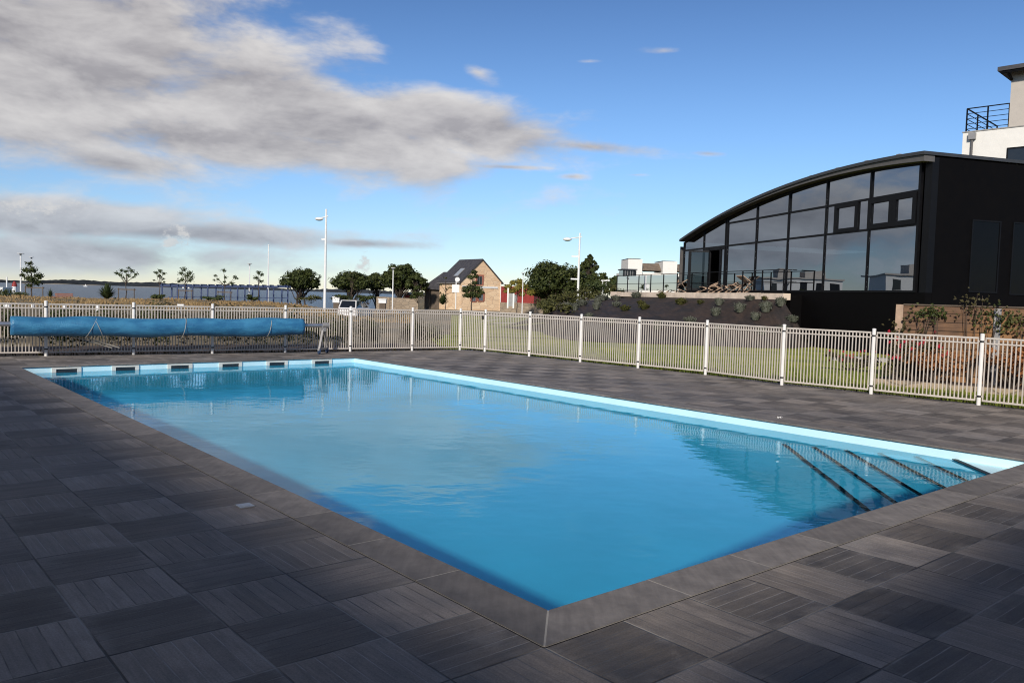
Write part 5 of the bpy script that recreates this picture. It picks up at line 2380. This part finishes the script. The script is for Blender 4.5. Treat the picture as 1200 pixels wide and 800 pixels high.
# earth mound behind the left part of the slope
b = MB()
ml = topl[5:]
for (t0, t1) in zip(ml, ml[1:]):
    bk = Vector((-2., 14, 0))
    q0, q1 = t0 + bk, t1 + bk
    q0.z = q1.z = -.2
    b.face([t0 - UP * .01, t1 - UP * .01, q1, q0])
structure(b.build('earth_mound', M['bank'], origin=ml[0], smooth=True))

# the young shrubs: three meshes, copied
protos = []
random.seed(17)


def tuft(mat, r, h, n, label, upright):
    r, h = r * .72, h * .72
    root = thing('slope_shrub', label, 'shrub', (0, 0, 0), 'young shrubs planted on the fabric slope')
    b = MB()
    for _ in range(n):
        a = random.random() * 6.28
        rr = r * random.random() ** .6
        lean = rr / r
        p = Vector((cos(a) * rr * .6, sin(a) * rr * .6, 0))
        tip = Vector((cos(a) * rr * 1.1, sin(a) * rr * 1.1, h * random.uniform(.65, 1.1) * (1 - .4 * lean * (1 - upright))))
        m_ = p.lerp(tip, .55) + UP * h * .06
        s = Vector((-sin(a), cos(a), 0)) * random.uniform(.018, .034)
        b.face([p - s * .4, p + s * .4, m_ + s, m_ - s])
        b.face([m_ - s, m_ + s, tip])
        for _k in range(2):
            b.leaf(p.lerp(tip, random.uniform(.35, 1.)), Vector((random.uniform(-1, 1), random.uniform(-1, 1), .6)), random.uniform(.05, .09), .5)
    b.build('foliage', mat, root)
    b = MB()
    for _ in range(5):
        a = random.random() * 6.28
        b.tube([(0, 0, -.06), (cos(a) * r * .3, sin(a) * r * .3, h * .5)], [.012, .005], 5)
    b.build('stem', M['bark'], root)
    return root


P_silver = tuft(M['leafs'], .26, .46, 110, 'x', .6)
P_green = tuft(M['leafo'], .30, .34, 110, 'x', .2)
P_wide = tuft(M['leafs'], .36, .38, 130, 'x', .2)
spots = [
    (665.6, 361, 'w', 1.2), (682, 358, 'w', 1.25), (673.7, 363.8, 's', 1.1), (700.6, 357, 's', 1.3), (698.8, 362.5, 's', 1.2), (707, 352, 'w', 1.4), (722, 352, 'w', 1.25), (722, 359, 'w', 1.1), (732.5, 347, 'g', 1.3), (746, 349, 'w', 1.5),
    (732, 364, 'g', 1.3), (751, 357, 'g', 1.1), (755, 362.5, 'g', 1.35), (775.6, 349.5, 'g', 1.5), (798, 357, 'g', 1.5), (820.7, 356, 'g', .9), (842.7, 358, 's', 1.15), (866.7, 366, 's', 1.35), (897.3, 365.5, 's', 1.45), (914.7, 359, 's', 1.25), (838.7, 370, 's', 1.2), (879.3, 352, 'w', .95), (885.3, 375, 's', 1.1), (928.7, 377, 'w', 1.1), (796, 346, 'g', .9), (808.7, 346.5, 'g', .9), (854, 349.5, 'g', 1.0), (868.7, 349, 'g', .9), (834, 347.5, 'g', .8), (896, 351.5, 'g', .8),
    # below the top of the fence, seen between its bars
    (690, 375, 's', 1.1), (715, 380, 'w', 1.1), (770, 386, 's', 1.2), (808, 378, 'w', 1.1), (842, 391, 's', 1.1), (893, 392, 's', 1.1), (918, 388, 'w', 1.0)]
rows = {'upper': [], 'middle': [], 'lower': []}
hits = []
for px, py, kind, sc in spots:
    q = on_slope(px, py)
    if q is None:
        continue
    rows['upper' if py < 352.6 else 'middle' if py < 372 else 'lower'].append((px, q, kind, sc))
nmk = {'s': 'silvery upright tuft', 'w': 'spreading silver grey tuft', 'g': 'olive green tuft'}
used_first = set()
for rn, L_ in rows.items():
    L_.sort(key=lambda t: t[0])
    for i, (px, q, kind, sc) in enumerate(L_):
        where = {'upper': 'under the pale terrace edge', 'middle': 'on the open slope above the fence', 'lower': 'low behind the fence bars'}[rn]
        lab = f'{nmk[kind]} {where}, {ORD[i] if i < 16 else str(i + 1) + "th"} from the left'
        pr = {'s': P_silver, 'w': P_wide, 'g': P_green}[kind]
        if kind not in used_first:
            used_first.add(kind)
            pr['label'] = lab
            pr.location = q
            pr.rotation_euler = (0, 0, random.random() * 6)
            pr.scale = (sc,) * 3
        else:
            dup(pr, q, random.random() * 6.28, sc, lab)

# bushes along the left flank of the slope
random.seed(23)
for px, py, D, w, h, mat, lab in ((648, 371, 38., 2.0, 1.0, 'leafo', 'olive bush at the left foot of the fabric slope'), (664, 359, 46., 2.6, 1.3, 'leafo', 'olive bush under the tall arm lamp'), (684, 353, 52., 2.6, 1.3, 'leafo', 'loose olive bush on the crest right of the arm lamp'), (706, 346, 54., 3.0, 1.4, 'leaf2', 'green bush below the small path lamp'), (724, 344, 52., 2.4, 1.1, 'leafo', 'olive bush left of the red banner'), (640, 363, 60., 3.2, 1.2, 'leafo', 'dark olive bush below the broad tree')):
    q = at(px, py, D)
    shrub(lab, q - UP * .25, w, h, mat, 620, .16, group='bushes along the crest of the slope')

# ---------------------------------------------------------------- timber retaining wall, bed and its plants
w0 = at(1045.5, 445, 18.6)
w0 = Vector((w0.x, w0.y, 0))
wd = Vector((.80, -.60, 0)).normalized()
R2 = Plane(w0, wd)
zt = at(1046, 357, 18.6).z
ret = thing('retaining_wall', 'weathered timber retaining wall before the black end wall, at right', 'retaining wall', w0)
b = MB()
R2.rect(b, .16, 9., -.2, zt, 0, .22)
b.build('sleepers', M['planks'], ret)
b = MB()
R2.rect(b, 0, .155, -.2, zt + .012, -.02, .26)
b.build('end_post', M['wood'], ret)
b = MB()
R2.rect(b, .157, 9., zt + .002, zt + .03, -.03, .25)
b.build('cap_board', M['stake'], ret)
for s in (1.95, 4.2):
    b = MB()
    R2.rect(b, s, s + .13, -.2, zt - .02, -.06, -.002)
    b.build('upright', M['steelgrey'], ret)
# soil bed with stone kerb
def bedpt(s, o):
    return R2.pt(s, 0, -o)


b = MB()
b.prism([bedpt(-.2, 0.) - UP * .1, bedpt(9, 0.) - UP * .1, bedpt(9, 1.15) - UP * .1, bedpt(-.2, 1.15) - UP * .1], UP * .16)
structure(b.build('soil_bed', M['bank'], origin=bedpt(0, .5)))
b = MB()
for k in range(9):
    b.obox(bedpt(-.2 + .5 + k * 1.0, 1.20) + UP * .02, wd * .49, UP.cross(wd) * .045, UP * .075)
kb = b.build('bed_kerb', M['lowstone'], origin=bedpt(0, 1.2))
tag(kb, 'grey stone kerb edging the shrub bed before the timber wall', 'kerb')
random.seed(41)
d = ray(1170, 426)


def bed_at(px, o):
    d = ray(px, 420)
    P = R2.P - R2.n * o if R2.n.y > 0 else R2.P + R2.n * o
    s = (P - Vector((0, 0, H))).dot(R2.n) / d.dot(R2.n)
    q = d * s
    return Vector((q.x, q.y, .05))


R2s = 1
shrub('rust orange shrub in the bed before the timber wall', bed_at(1096, .62), 1.5, .85, 'leafr', 900, .09, clumps=12)
shrub('rust orange shrub at the right edge behind the last fence panel', bed_at(1187, .5), 1.6, 1.0, 'leafr', 900, .09, clumps=12)
fl = shrub('dark bush dotted with crimson flowers left of the rust orange shrub', bed_at(1072, .5), 1.3, 1.0, 'leafb', 700, .09, clumps=12)
for _ in range(34):
    b = MB()
    q = bed_at(1072, .5) + Vector((random.uniform(-.55, .75), random.uniform(-.5, .3), random.uniform(.45, 1.15)))
    for _k in range(3):
        b.leaf(q + Vector((random.uniform(-.03, .03),) * 3), Vector((random.uniform(-1, 1), -1, random.uniform(-.3, 1))), .085, .8)
    b.build('flower', M['flower'], fl)
shrub('brown green low bush at the left end of the timber wall', bed_at(1052, .7), .8, .6, 'leafb', 400, .09)
q = gnd(996, 433)
sh = shrub('reddish low plant behind the fence before the black base wall', Vector((q.x, q.y, 0)), 1.5, .55, 'leafb', 600, .09)
for _ in range(22):
    b = MB()
    p = Vector((q.x, q.y, 0)) + Vector((random.uniform(-.7, .7), random.uniform(-.4, .3), random.uniform(.2, .55)))
    b.leaf(p, Vector((random.uniform(-1, 1), -1, .4)), .07, .8)
    b.build('flower', M['flower'], sh)
# climbers on the timber wall
def climber(px, py, w, h, n, mat, label, stem=True):
    s, z = R2.hit(px, py)
    root = thing('climbing_plant', label, 'climber', R2.pt(s, .05, -.06 if R2.n.y > 0 else .06), 'climbers on the timber wall')
    sg = -1 if R2.n.y > 0 else 1
    b = MB()
    for k in range(4):
        x = s + random.uniform(-w, w) * .5
        pts = [R2.pt(s + random.uniform(-.1, .1), .05, sg * .06), R2.pt((s + x) / 2 + random.uniform(-.1, .1), z * .5, sg * .08), R2.pt(x, z + h * random.uniform(-.2, .5), sg * .10)]
        b.tube(pts, [.012, .009, .004], 5)
    b.build('stem', M['bark'], root)
    b = MB()
    for _ in range(n):
        p = R2.pt(s + random.gauss(0, w * .33), z + random.gauss(0, h * .3), sg * random.uniform(.05, .2))
        b.leaf(p, Vector((random.uniform(-1, 1), -1.2, random.uniform(-.3, 1))), random.uniform(.05, .10), .7)
    b.build('foliage', M[mat], root)


climber(1086, 366, .42, .26, 80, 'leaf1', 'dark leafy climber near the left end of the timber wall')
climber(1101, 367, .26, .2, 40, 'leaf1', 'small leafy climber right of the dark one on the timber wall')
climber(1143, 357, .7, .5, 60, 'leafb', 'thin tall climber rising past the slit window sill')
climber(1165, 374, .6, .5, 80, 'leaf1', 'leafy climber by the grey upright of the timber wall')
climber(1192, 378, .5, .45, 80, 'leafo', 'leafy climber at the right edge of the timber wall')
climber(1060, 390, .7, .5, 90, 'leafb', 'brown leaved climber low at the end post of the timber wall')
# pale stone strip before the base wall
p0, p1 = gnd(975, 420.5), gnd(1042, 423)
b = MB()
b.bar(Vector((p0.x, p0.y, .03)), Vector((p1.x, p1.y, .03)), .35, .12)
tag(b.build('stone_edging', M['kerb'], origin=p0), 'pale stone edging between lawn and black base wall', 'edging')

# ---------------------------------------------------------------- white building behind
q = at(1128.5, 156, 47.)
Wb = Plane(q, Vector((.707, -.707, 0)))
Wb.n = Vector((.707, .707, 0))
zp_ = Wb.hit(1128.5, 156)[1]
wb = thing('white_building', 'white rendered building with roof terrace behind the black building', 'building', (q.x, q.y, 0))
b = MB()
Wb.rect(b, 0, 14, 0, zp_, 0, 10)
b.build('wall', M['render'], wb)
b = MB()
Wb.rect(b, -.04, 14.04, zp_ + .002, zp_ + .06, -.04, 10)
b.build('parapet_cap', M['kerb'], wb)
s0, _ = Wb.hit(1183.5, 120)
_, z0 = Wb.hit(1183, 96)
b = MB()
Wb.rect(b, s0, 13.9, zp_ + .06, z0 + .6, .02, 9.)
b.build('upper_storey', M['rendergrey'], wb)
srf, zr0 = Wb.hit(1173, 93.5)
b = MB()
Wb.rect(b, srf, 14.5, zr0 + .3, zr0 + .52, -.75, 9.6)
b.prism([Wb.pt(srf + .2, zr0 + .52, -.5), Wb.pt(14, zr0 + .52, -.5), Wb.pt(14, zr0 + 1.0, 4.), Wb.pt(srf + 2.2, zr0 + 1.0, 4.)], inn * .2 if False else Vector((0, 0, .06)))
b.build('roof', M['slate'], wb)
b = MB()
b.tube([Wb.pt(srf + .15, zr0 + .24, -.6), Wb.pt(14.2, zr0 + .24, -.6)], .09, 8)
b.tube([Wb.pt(s0 - .05, zr0 + .24, -.5), Wb.pt(s0 + .05, zr0 - .1, -.06)], .07, 8)
b.build('gutter', M['blackframe'], wb)
sg, zg_ = Wb.hit(1140, 160)
b = MB()
Wb.rect(b, sg - .18, sg + .18, zg_ - .18, zg_ + .18, -.22, -.003)
b.build('rainwater_head', M['steelgrey'], wb)
b = MB()
b.tube([Wb.pt(sg, zg_ - .17, -.10), Wb.pt(sg, 1., -.10)], .065, 8)
b.build('downpipe', M['soffit'], wb)
sw, zw1 = Wb.hit(1181.5, 175)
b = MB()
Wb.rect(b, sw, sw + 2.6, zw1 - 1.3, zw1, -.01, .02)
w = b.build('window', M['windowdark'], wb)
b = MB()
Wb.rect(b, sw - .06, sw + 2.66, zw1 + .001, zw1 + .08, -.04, .02)
Wb.rect(b, sw - .06, sw - .001, zw1 - 1.3, zw1, -.04, .02)
b.build('frame', M['blackframe'], w)
# roof terrace railing: front side and the side running back
z1_ = Wb.hit(1134.5, 127)[1]
zc = zp_ + .06
for nm, (pa, pb, n) in (('front_rail', (Wb.pt(.12, 0, .12), Wb.pt(s0 - .03, 0, .12), 2)), ('side_rail', (Wb.pt(.12, 0, .13), Wb.pt(.12, 0, 6.), 3))):
    b = MB()
    hh = z1_ - zc
    for k in range(n + 1):
        if nm == 'side_rail' and k == 0:
            continue
        p = pa.lerp(pb, k / n)
        b.bar(p + UP * zc, p + UP * (zc + hh), .07, .05, inn)
    for f in (.12, .34, .56, .78):
        b.bar(pa + UP * (zc + hh * f), pb + UP * (zc + hh * f), .03, .03)
    b.bar(pa + UP * (zc + hh), pb + UP * (zc + hh), .07, .05)
    b.build(nm, M['blackframe'], wb)

# ---------------------------------------------------------------- what the glass front mirrors: white blocks further along the seafront
def block(label, c, w, dpt, h, rz, nwin, storeys):
    c = Vector(c)
    a = Vector((cos(rz), sin(rz), 0))
    P = Plane(c - a * (w / 2), a)
    root = thing('apartment_block', label, 'apartment block', c, 'white blocks along the seafront')
    b = MB()
    P.rect(b, 0, w, -.5, h, 0, dpt)
    b.build('wall', M['render'], root)
    b = MB()
    P.rect(b, -.3, w + .3, h, h + .25, -.3, dpt + .3)
    P.rect(b, w * .2, w * .45, h + .26, h + 1.5, 1, 4)
    P.rect(b, w * .6, w * .8, h + .26, h + 1.9, 1.5, 5)
    b.build('roof', M['rendergrey'], root)
    for st in range(storeys):
        for k in range(nwin):
            s = w * (k + .5) / nwin
            z = h * (st + .28) / storeys
            b = MB()
            P.rect(b, s - .7, s + .7, z, z + h / storeys * .52, -.02, .02)
            w_ = b.build('window', M['windowdark'], root)
            b = MB()
            P.rect(b, s - .8, s + .8, z - .1, z, -.12, .02)
            b.build('sill', M['kerb'], w_)
    return root


block('two storey white block left outside the view, nearest the beach', (-86, 106, -.2), 15, 9, 6.3, radians(32), 5, 2)
block('long white block left outside the view, beside the pool road', (-84, 78, -.2), 20, 9, 6.6, radians(40), 6, 2)
block('lone white block far left outside the view', (-92, 58, -.2), 12, 9, 5.6, radians(50), 4, 2)

# unseen L shaped house added behind and left of camera to shade near deck
HH, HU, HV = 4.45, -7.40, -5.86
hs = thing('shade_house', 'low white L shaped house added outside the view to shade the near deck', 'house', LP(HU, HV))
b = MB()
b.prism([LP(HU, 11.0, -.1), LP(HU, HV, -.1), LP(16, HV, -.1), LP(16, HV - 8, -.1), LP(HU - 8, HV - 8, -.1), LP(HU - 8, 11.0, -.1)], UP * (HH - .05))
b.build('wall', M['render'], hs)
b = MB()
b.prism([LP(HU + .25, 11.2, HH - .149), LP(HU + .25, HV + .25, HH - .149), LP(16.2, HV + .25, HH - .149), LP(16.2, HV - 8.2, HH - .149), LP(HU - 8.2, HV - 8.2, HH - .149), LP(HU - 8.2, 11.2, HH - .149)], UP * .15)
b.build('roof', M['slate'], hs)
for P_, L0, n_ in ((Plane(LP(HU, HV), DL), 16.8, 6), (Plane(LP(HU, HV), DW), 22.5, 8)):
    out = DW if abs(P_.a.dot(DL)) > .5 else DL
    P_.n = -out
    for k in range(n_):
        s = .6 + (L0 - .8) * (k + .5) / n_
        b = MB()
        P_.rect(b, s - .8, s + .8, .05, 2.3, -.03, .02)
        w_ = b.build('glass_door', M['windowdark'], hs)
        b = MB()
        for q in (s - .84, s, s + .84):
            P_.rect(b, q - .04, q + .04, .05, 2.3, -.06, -.031)
        P_.rect(b, s - .88, s + .88, 2.302, 2.38, -.06, .02)
        b.build('frame', M['white'], w_)
# ---------------------------------------------------------------- sun, sky, camera
SUN_EL = radians(28)
sd = Vector((-.25, -.97, 0)).normalized()
sd = Vector((sd.x * cos(SUN_EL), sd.y * cos(SUN_EL), sin(SUN_EL)))
su = bpy.data.lights.new('sun', 'SUN')
su.energy, su.angle, su.color = 4.2, radians(4.0), (1., .93, .845)
su.cycles.is_caustics_light = True
so = bpy.data.objects.new('sun', su)
COL.objects.link(so)
so.rotation_euler = sd.to_track_quat('Z', 'Y').to_euler()
so.location = (10, -30, 40)

w = bpy.data.worlds.new('World')
S.world = w
w.use_nodes = True
t = NT(w.node_tree)
for n in list(t.N):
    t.N.remove(n)
sky = t.node('ShaderNodeTexSky', sky_type='NISHITA')
sky.sun_disc = False
sky.sun_elevation = SUN_EL
sky.sun_rotation = math.atan2(sd.x, sd.y)
sky.altitude = 0
sky.air_density, sky.dust_density, sky.ozone_density = 1., 0., 3.
SKY = .082
dirv = t.vm('NORMALIZE', t.coord('Generated'))
dx, dy, dz = t.sep(dirv)
R2D = 180 / pi
az = t.m('MULTIPLY', t.m('ARCTAN2', dx, dy), R2D)
el = t.m('MULTIPLY', t.m('ARCSINE', dz), R2D)


def azel(px, py):
    d = ray(px, py).normalized()
    return math.atan2(d.x, d.y) * R2D, math.asin(d.z) * R2D


def blob(px, py, rx, ry, rot=0., amp=1.):
    a0, e0 = azel(px, py) if isinstance(px, (int, float)) else px
    k = R2D / F
    rx, ry = rx * k, ry * k
    c, s = cos(radians(rot)), sin(radians(rot))
    da, de = t.m('SUBTRACT', az, a0), t.m('SUBTRACT', el, e0)
    p = t.m('DIVIDE', t.m('SUBTRACT', t.m('MULTIPLY', da, c), t.m('MULTIPLY', de, s)), rx)
    q = t.m('DIVIDE', t.m('ADD', t.m('MULTIPLY', da, s), t.m('MULTIPLY', de, c)), ry)
    d2 = t.m('ADD', t.m('MULTIPLY', p, p), t.m('MULTIPLY', q, q))
    return t.m('SUBTRACT', amp, t.m('MINIMUM', t.m('SQRT', d2), 3.))


def cloudnoise(elo=0.):
    e2 = t.m('ADD', el, elo) if elo else el
    v = t.xyz(t.m('MULTIPLY', az, .075), t.m('MULTIPLY', e2, .19), 1.7)
    wv = t.noise(t.vm('MULTIPLY', v, (.8, .8, 1.)), 1.3, 2)
    v2 = t.vm('ADD', v, t.xyz(t.m('MULTIPLY', wv, .5), t.m('MULTIPLY', wv, .25), 0.))
    return t.noise(v2, 1.7, 10, .575)


blobs = [(60, 60, 330, 150, 0, 1.), (330, 130, 330, 78, 12, 1.), (300, 170, 330, 40, 0, 1.), (540, 150, 220, 42, 8, 1.), (690, 172, 190, 18, 4, .72), (600, 196, 130, 9, 0, .6), (150, 190, 150, 36, 0, .8),
         (60, 255, 200, 34, 0, .9), (250, 275, 330, 26, 0, .72), (120, 300, 330, 40, 0, .78), (420, 285, 130, 12, 0, .7),
         (670, 207, 50, 10, 0, .55), (560, 85, 60, 24, 20, .45), (780, 60, 90, 14, 0, .25), (690, 72, 60, 9, 0, .2), (830, 180, 60, 9, 4, .5), (745, 205, 60, 8, 0, .35)]
f = None
for bl in blobs:
    x = blob(*bl)
    f = x if f is None else t.m('SMOOTH_MAX', f, x, .12)
# broken grey cloud to the left of the view and behind the houses
for a0, e0, rx, ry in ((-58, 14, 26, 9), (-75, 30, 34, 12), (-50, 5, 24, 4.5), (-100, 16, 30, 10), (-150, 25, 30, 10), (60, 45, 30, 14)):
    k = F / R2D
    f = t.m('SMOOTH_MAX', f, blob((a0, e0), 0, rx * k, ry * k, 0, .9), .12)
# small sunlit heads of cumulus low over the sea
fb = t.m('SMOOTH_MAX', blob(203, 284, 20, 13, 0, 1.), blob(212, 274, 13, 13, 0, 1.), .2)
fb = t.m('MAXIMUM', fb, t.m('SMOOTH_MAX', blob(425, 312, 13, 10, 0, 1.), blob(429, 302, 7, 9, 0, .9), .2))
fb = t.m('MAXIMUM', fb, blob(35, 241, 75, 14, 0, .8))
n0 = cloudnoise()
n1 = cloudnoise(.9)
den = t.ramp(t.m('ADD', f, t.m('MULTIPLY', t.m('SUBTRACT', n0, .5), 1.85)), -.02, .58)
den = t.m('MULTIPLY', den, t.ramp(el, -.5, 1.5))
# unseen broken cloud overhead, added above the view as neutral fill light
den = t.m('MAXIMUM', den, t.m('MULTIPLY', t.ramp(el, 44., 62., 0., .85), t.ramp(t.noise(t.vm('MULTIPLY', dirv, (1., 1., .4)), 2.6, 6, .6), .36, .56)))
up = t.m('SUBTRACT', n0, n1)
lit = t.m('ADD', t.m('MULTIPLY', up, 2.2), .36)
thick = t.ramp(f, .0, .85, .42, -.10)
lit = t.m('ADD', lit, thick, None, True)
shade = t.mix(t.ramp(n0, .35, .7), (.46, .435, .445), (.60, .57, .575))
ccol = t.mix(lit, shade, (.93, .895, .865))
ccol = t.mix(1., ccol, t.mix(t.ramp(el, 1., 10.), (.80, .90, 1.03), (1., 1., 1.)), 'MULTIPLY')
nf = t.noise(t.xyz(t.m('MULTIPLY', az, 1.5), t.m('MULTIPLY', el, 1.9), 4.), 1., 7, .62)
head = t.ramp(t.m('ADD', fb, t.m('MULTIPLY', t.m('SUBTRACT', nf, .5), 3.6)), .1, .95, 0., .85)
head = t.m('MULTIPLY', head, t.ramp(fb, -.9, -.1))
den = t.m('MAXIMUM', den, head)
ccol = t.mix(head, ccol, t.mix(nf, (.62, .63, .66), (.98, .95, .92)))
ccol = t.mix(t.ramp(el, 42., 58.), ccol, (.25, .235, .225))  # added overhead cloud held neutral grey, so shade below is less blue
bgs = t.node('ShaderNodeBackground')
gm = t.node('ShaderNodeGamma')
t.put(gm.inputs[0], sky.outputs[0])
gm.inputs[1].default_value = 1.17
hz = t.mix(t.ramp(el, -2., 14.), (.68, .74, .96), (.86, .96, 1.10))
hz = t.mix(t.ramp(el, 8., 36.), hz, (.44, .55, .72))
t.put(bgs.inputs[0], t.mix(1., gm.outputs[0], hz, 'MULTIPLY'))
bgs.inputs[1].default_value = SKY
bgc = t.node('ShaderNodeBackground')
t.put(bgc.inputs[0], ccol)
bgc.inputs[1].default_value = .80
mx = t.node('ShaderNodeMixShader')
t.put(mx.inputs[0], t.m('MULTIPLY', den, .94))
t.L.new(bgs.outputs[0], mx.inputs[1])
t.L.new(bgc.outputs[0], mx.inputs[2])
wo = t.node('ShaderNodeOutputWorld')
t.L.new(mx.outputs[0], wo.inputs[0])
w.cycles.sampling_method = 'MANUAL'
w.cycles.sample_map_resolution = 1024

cd = bpy.data.cameras.new('camera')
cd.sensor_width = 36
cd.lens = F / 1200 * 36
cd.clip_start, cd.clip_end = .05, 60000
co = bpy.data.objects.new('camera', cd)
COL.objects.link(co)
X = Vector((1, 0, 0))
Ux, Fw = Vector((0, sp, cp)), Vector((0, cp, -sp))
Rr = X * cr + Ux * sr
Uu = Ux * cr - X * sr
co.matrix_world = Matrix(((Rr.x, Uu.x, -Fw.x, 0), (Rr.y, Uu.y, -Fw.y, 0), (Rr.z, Uu.z, -Fw.z, H), (0, 0, 0, 1)))
S.camera = co

S.render.engine = 'CYCLES'
S.cycles.max_bounces = 10
S.cycles.transparent_max_bounces = 12
S.cycles.transmission_bounces = 8
S.cycles.use_denoising = True
S.cycles.pixel_filter_type = 'BLACKMAN_HARRIS'
S.cycles.filter_width = 1.1
S.cycles.sample_clamp_indirect = 6.
S.cycles.caustics_refractive = True
S.cycles.caustics_reflective = False
S.cycles.blur_glossy = .2
S.view_settings.view_transform = 'Standard'
S.view_settings.look = 'None'
S.view_settings.exposure = 0.
S.view_settings.gamma = 1.

# drop the bookkeeping property
for o in bpy.data.objects:
    if '_o' in o:
        del o['_o']
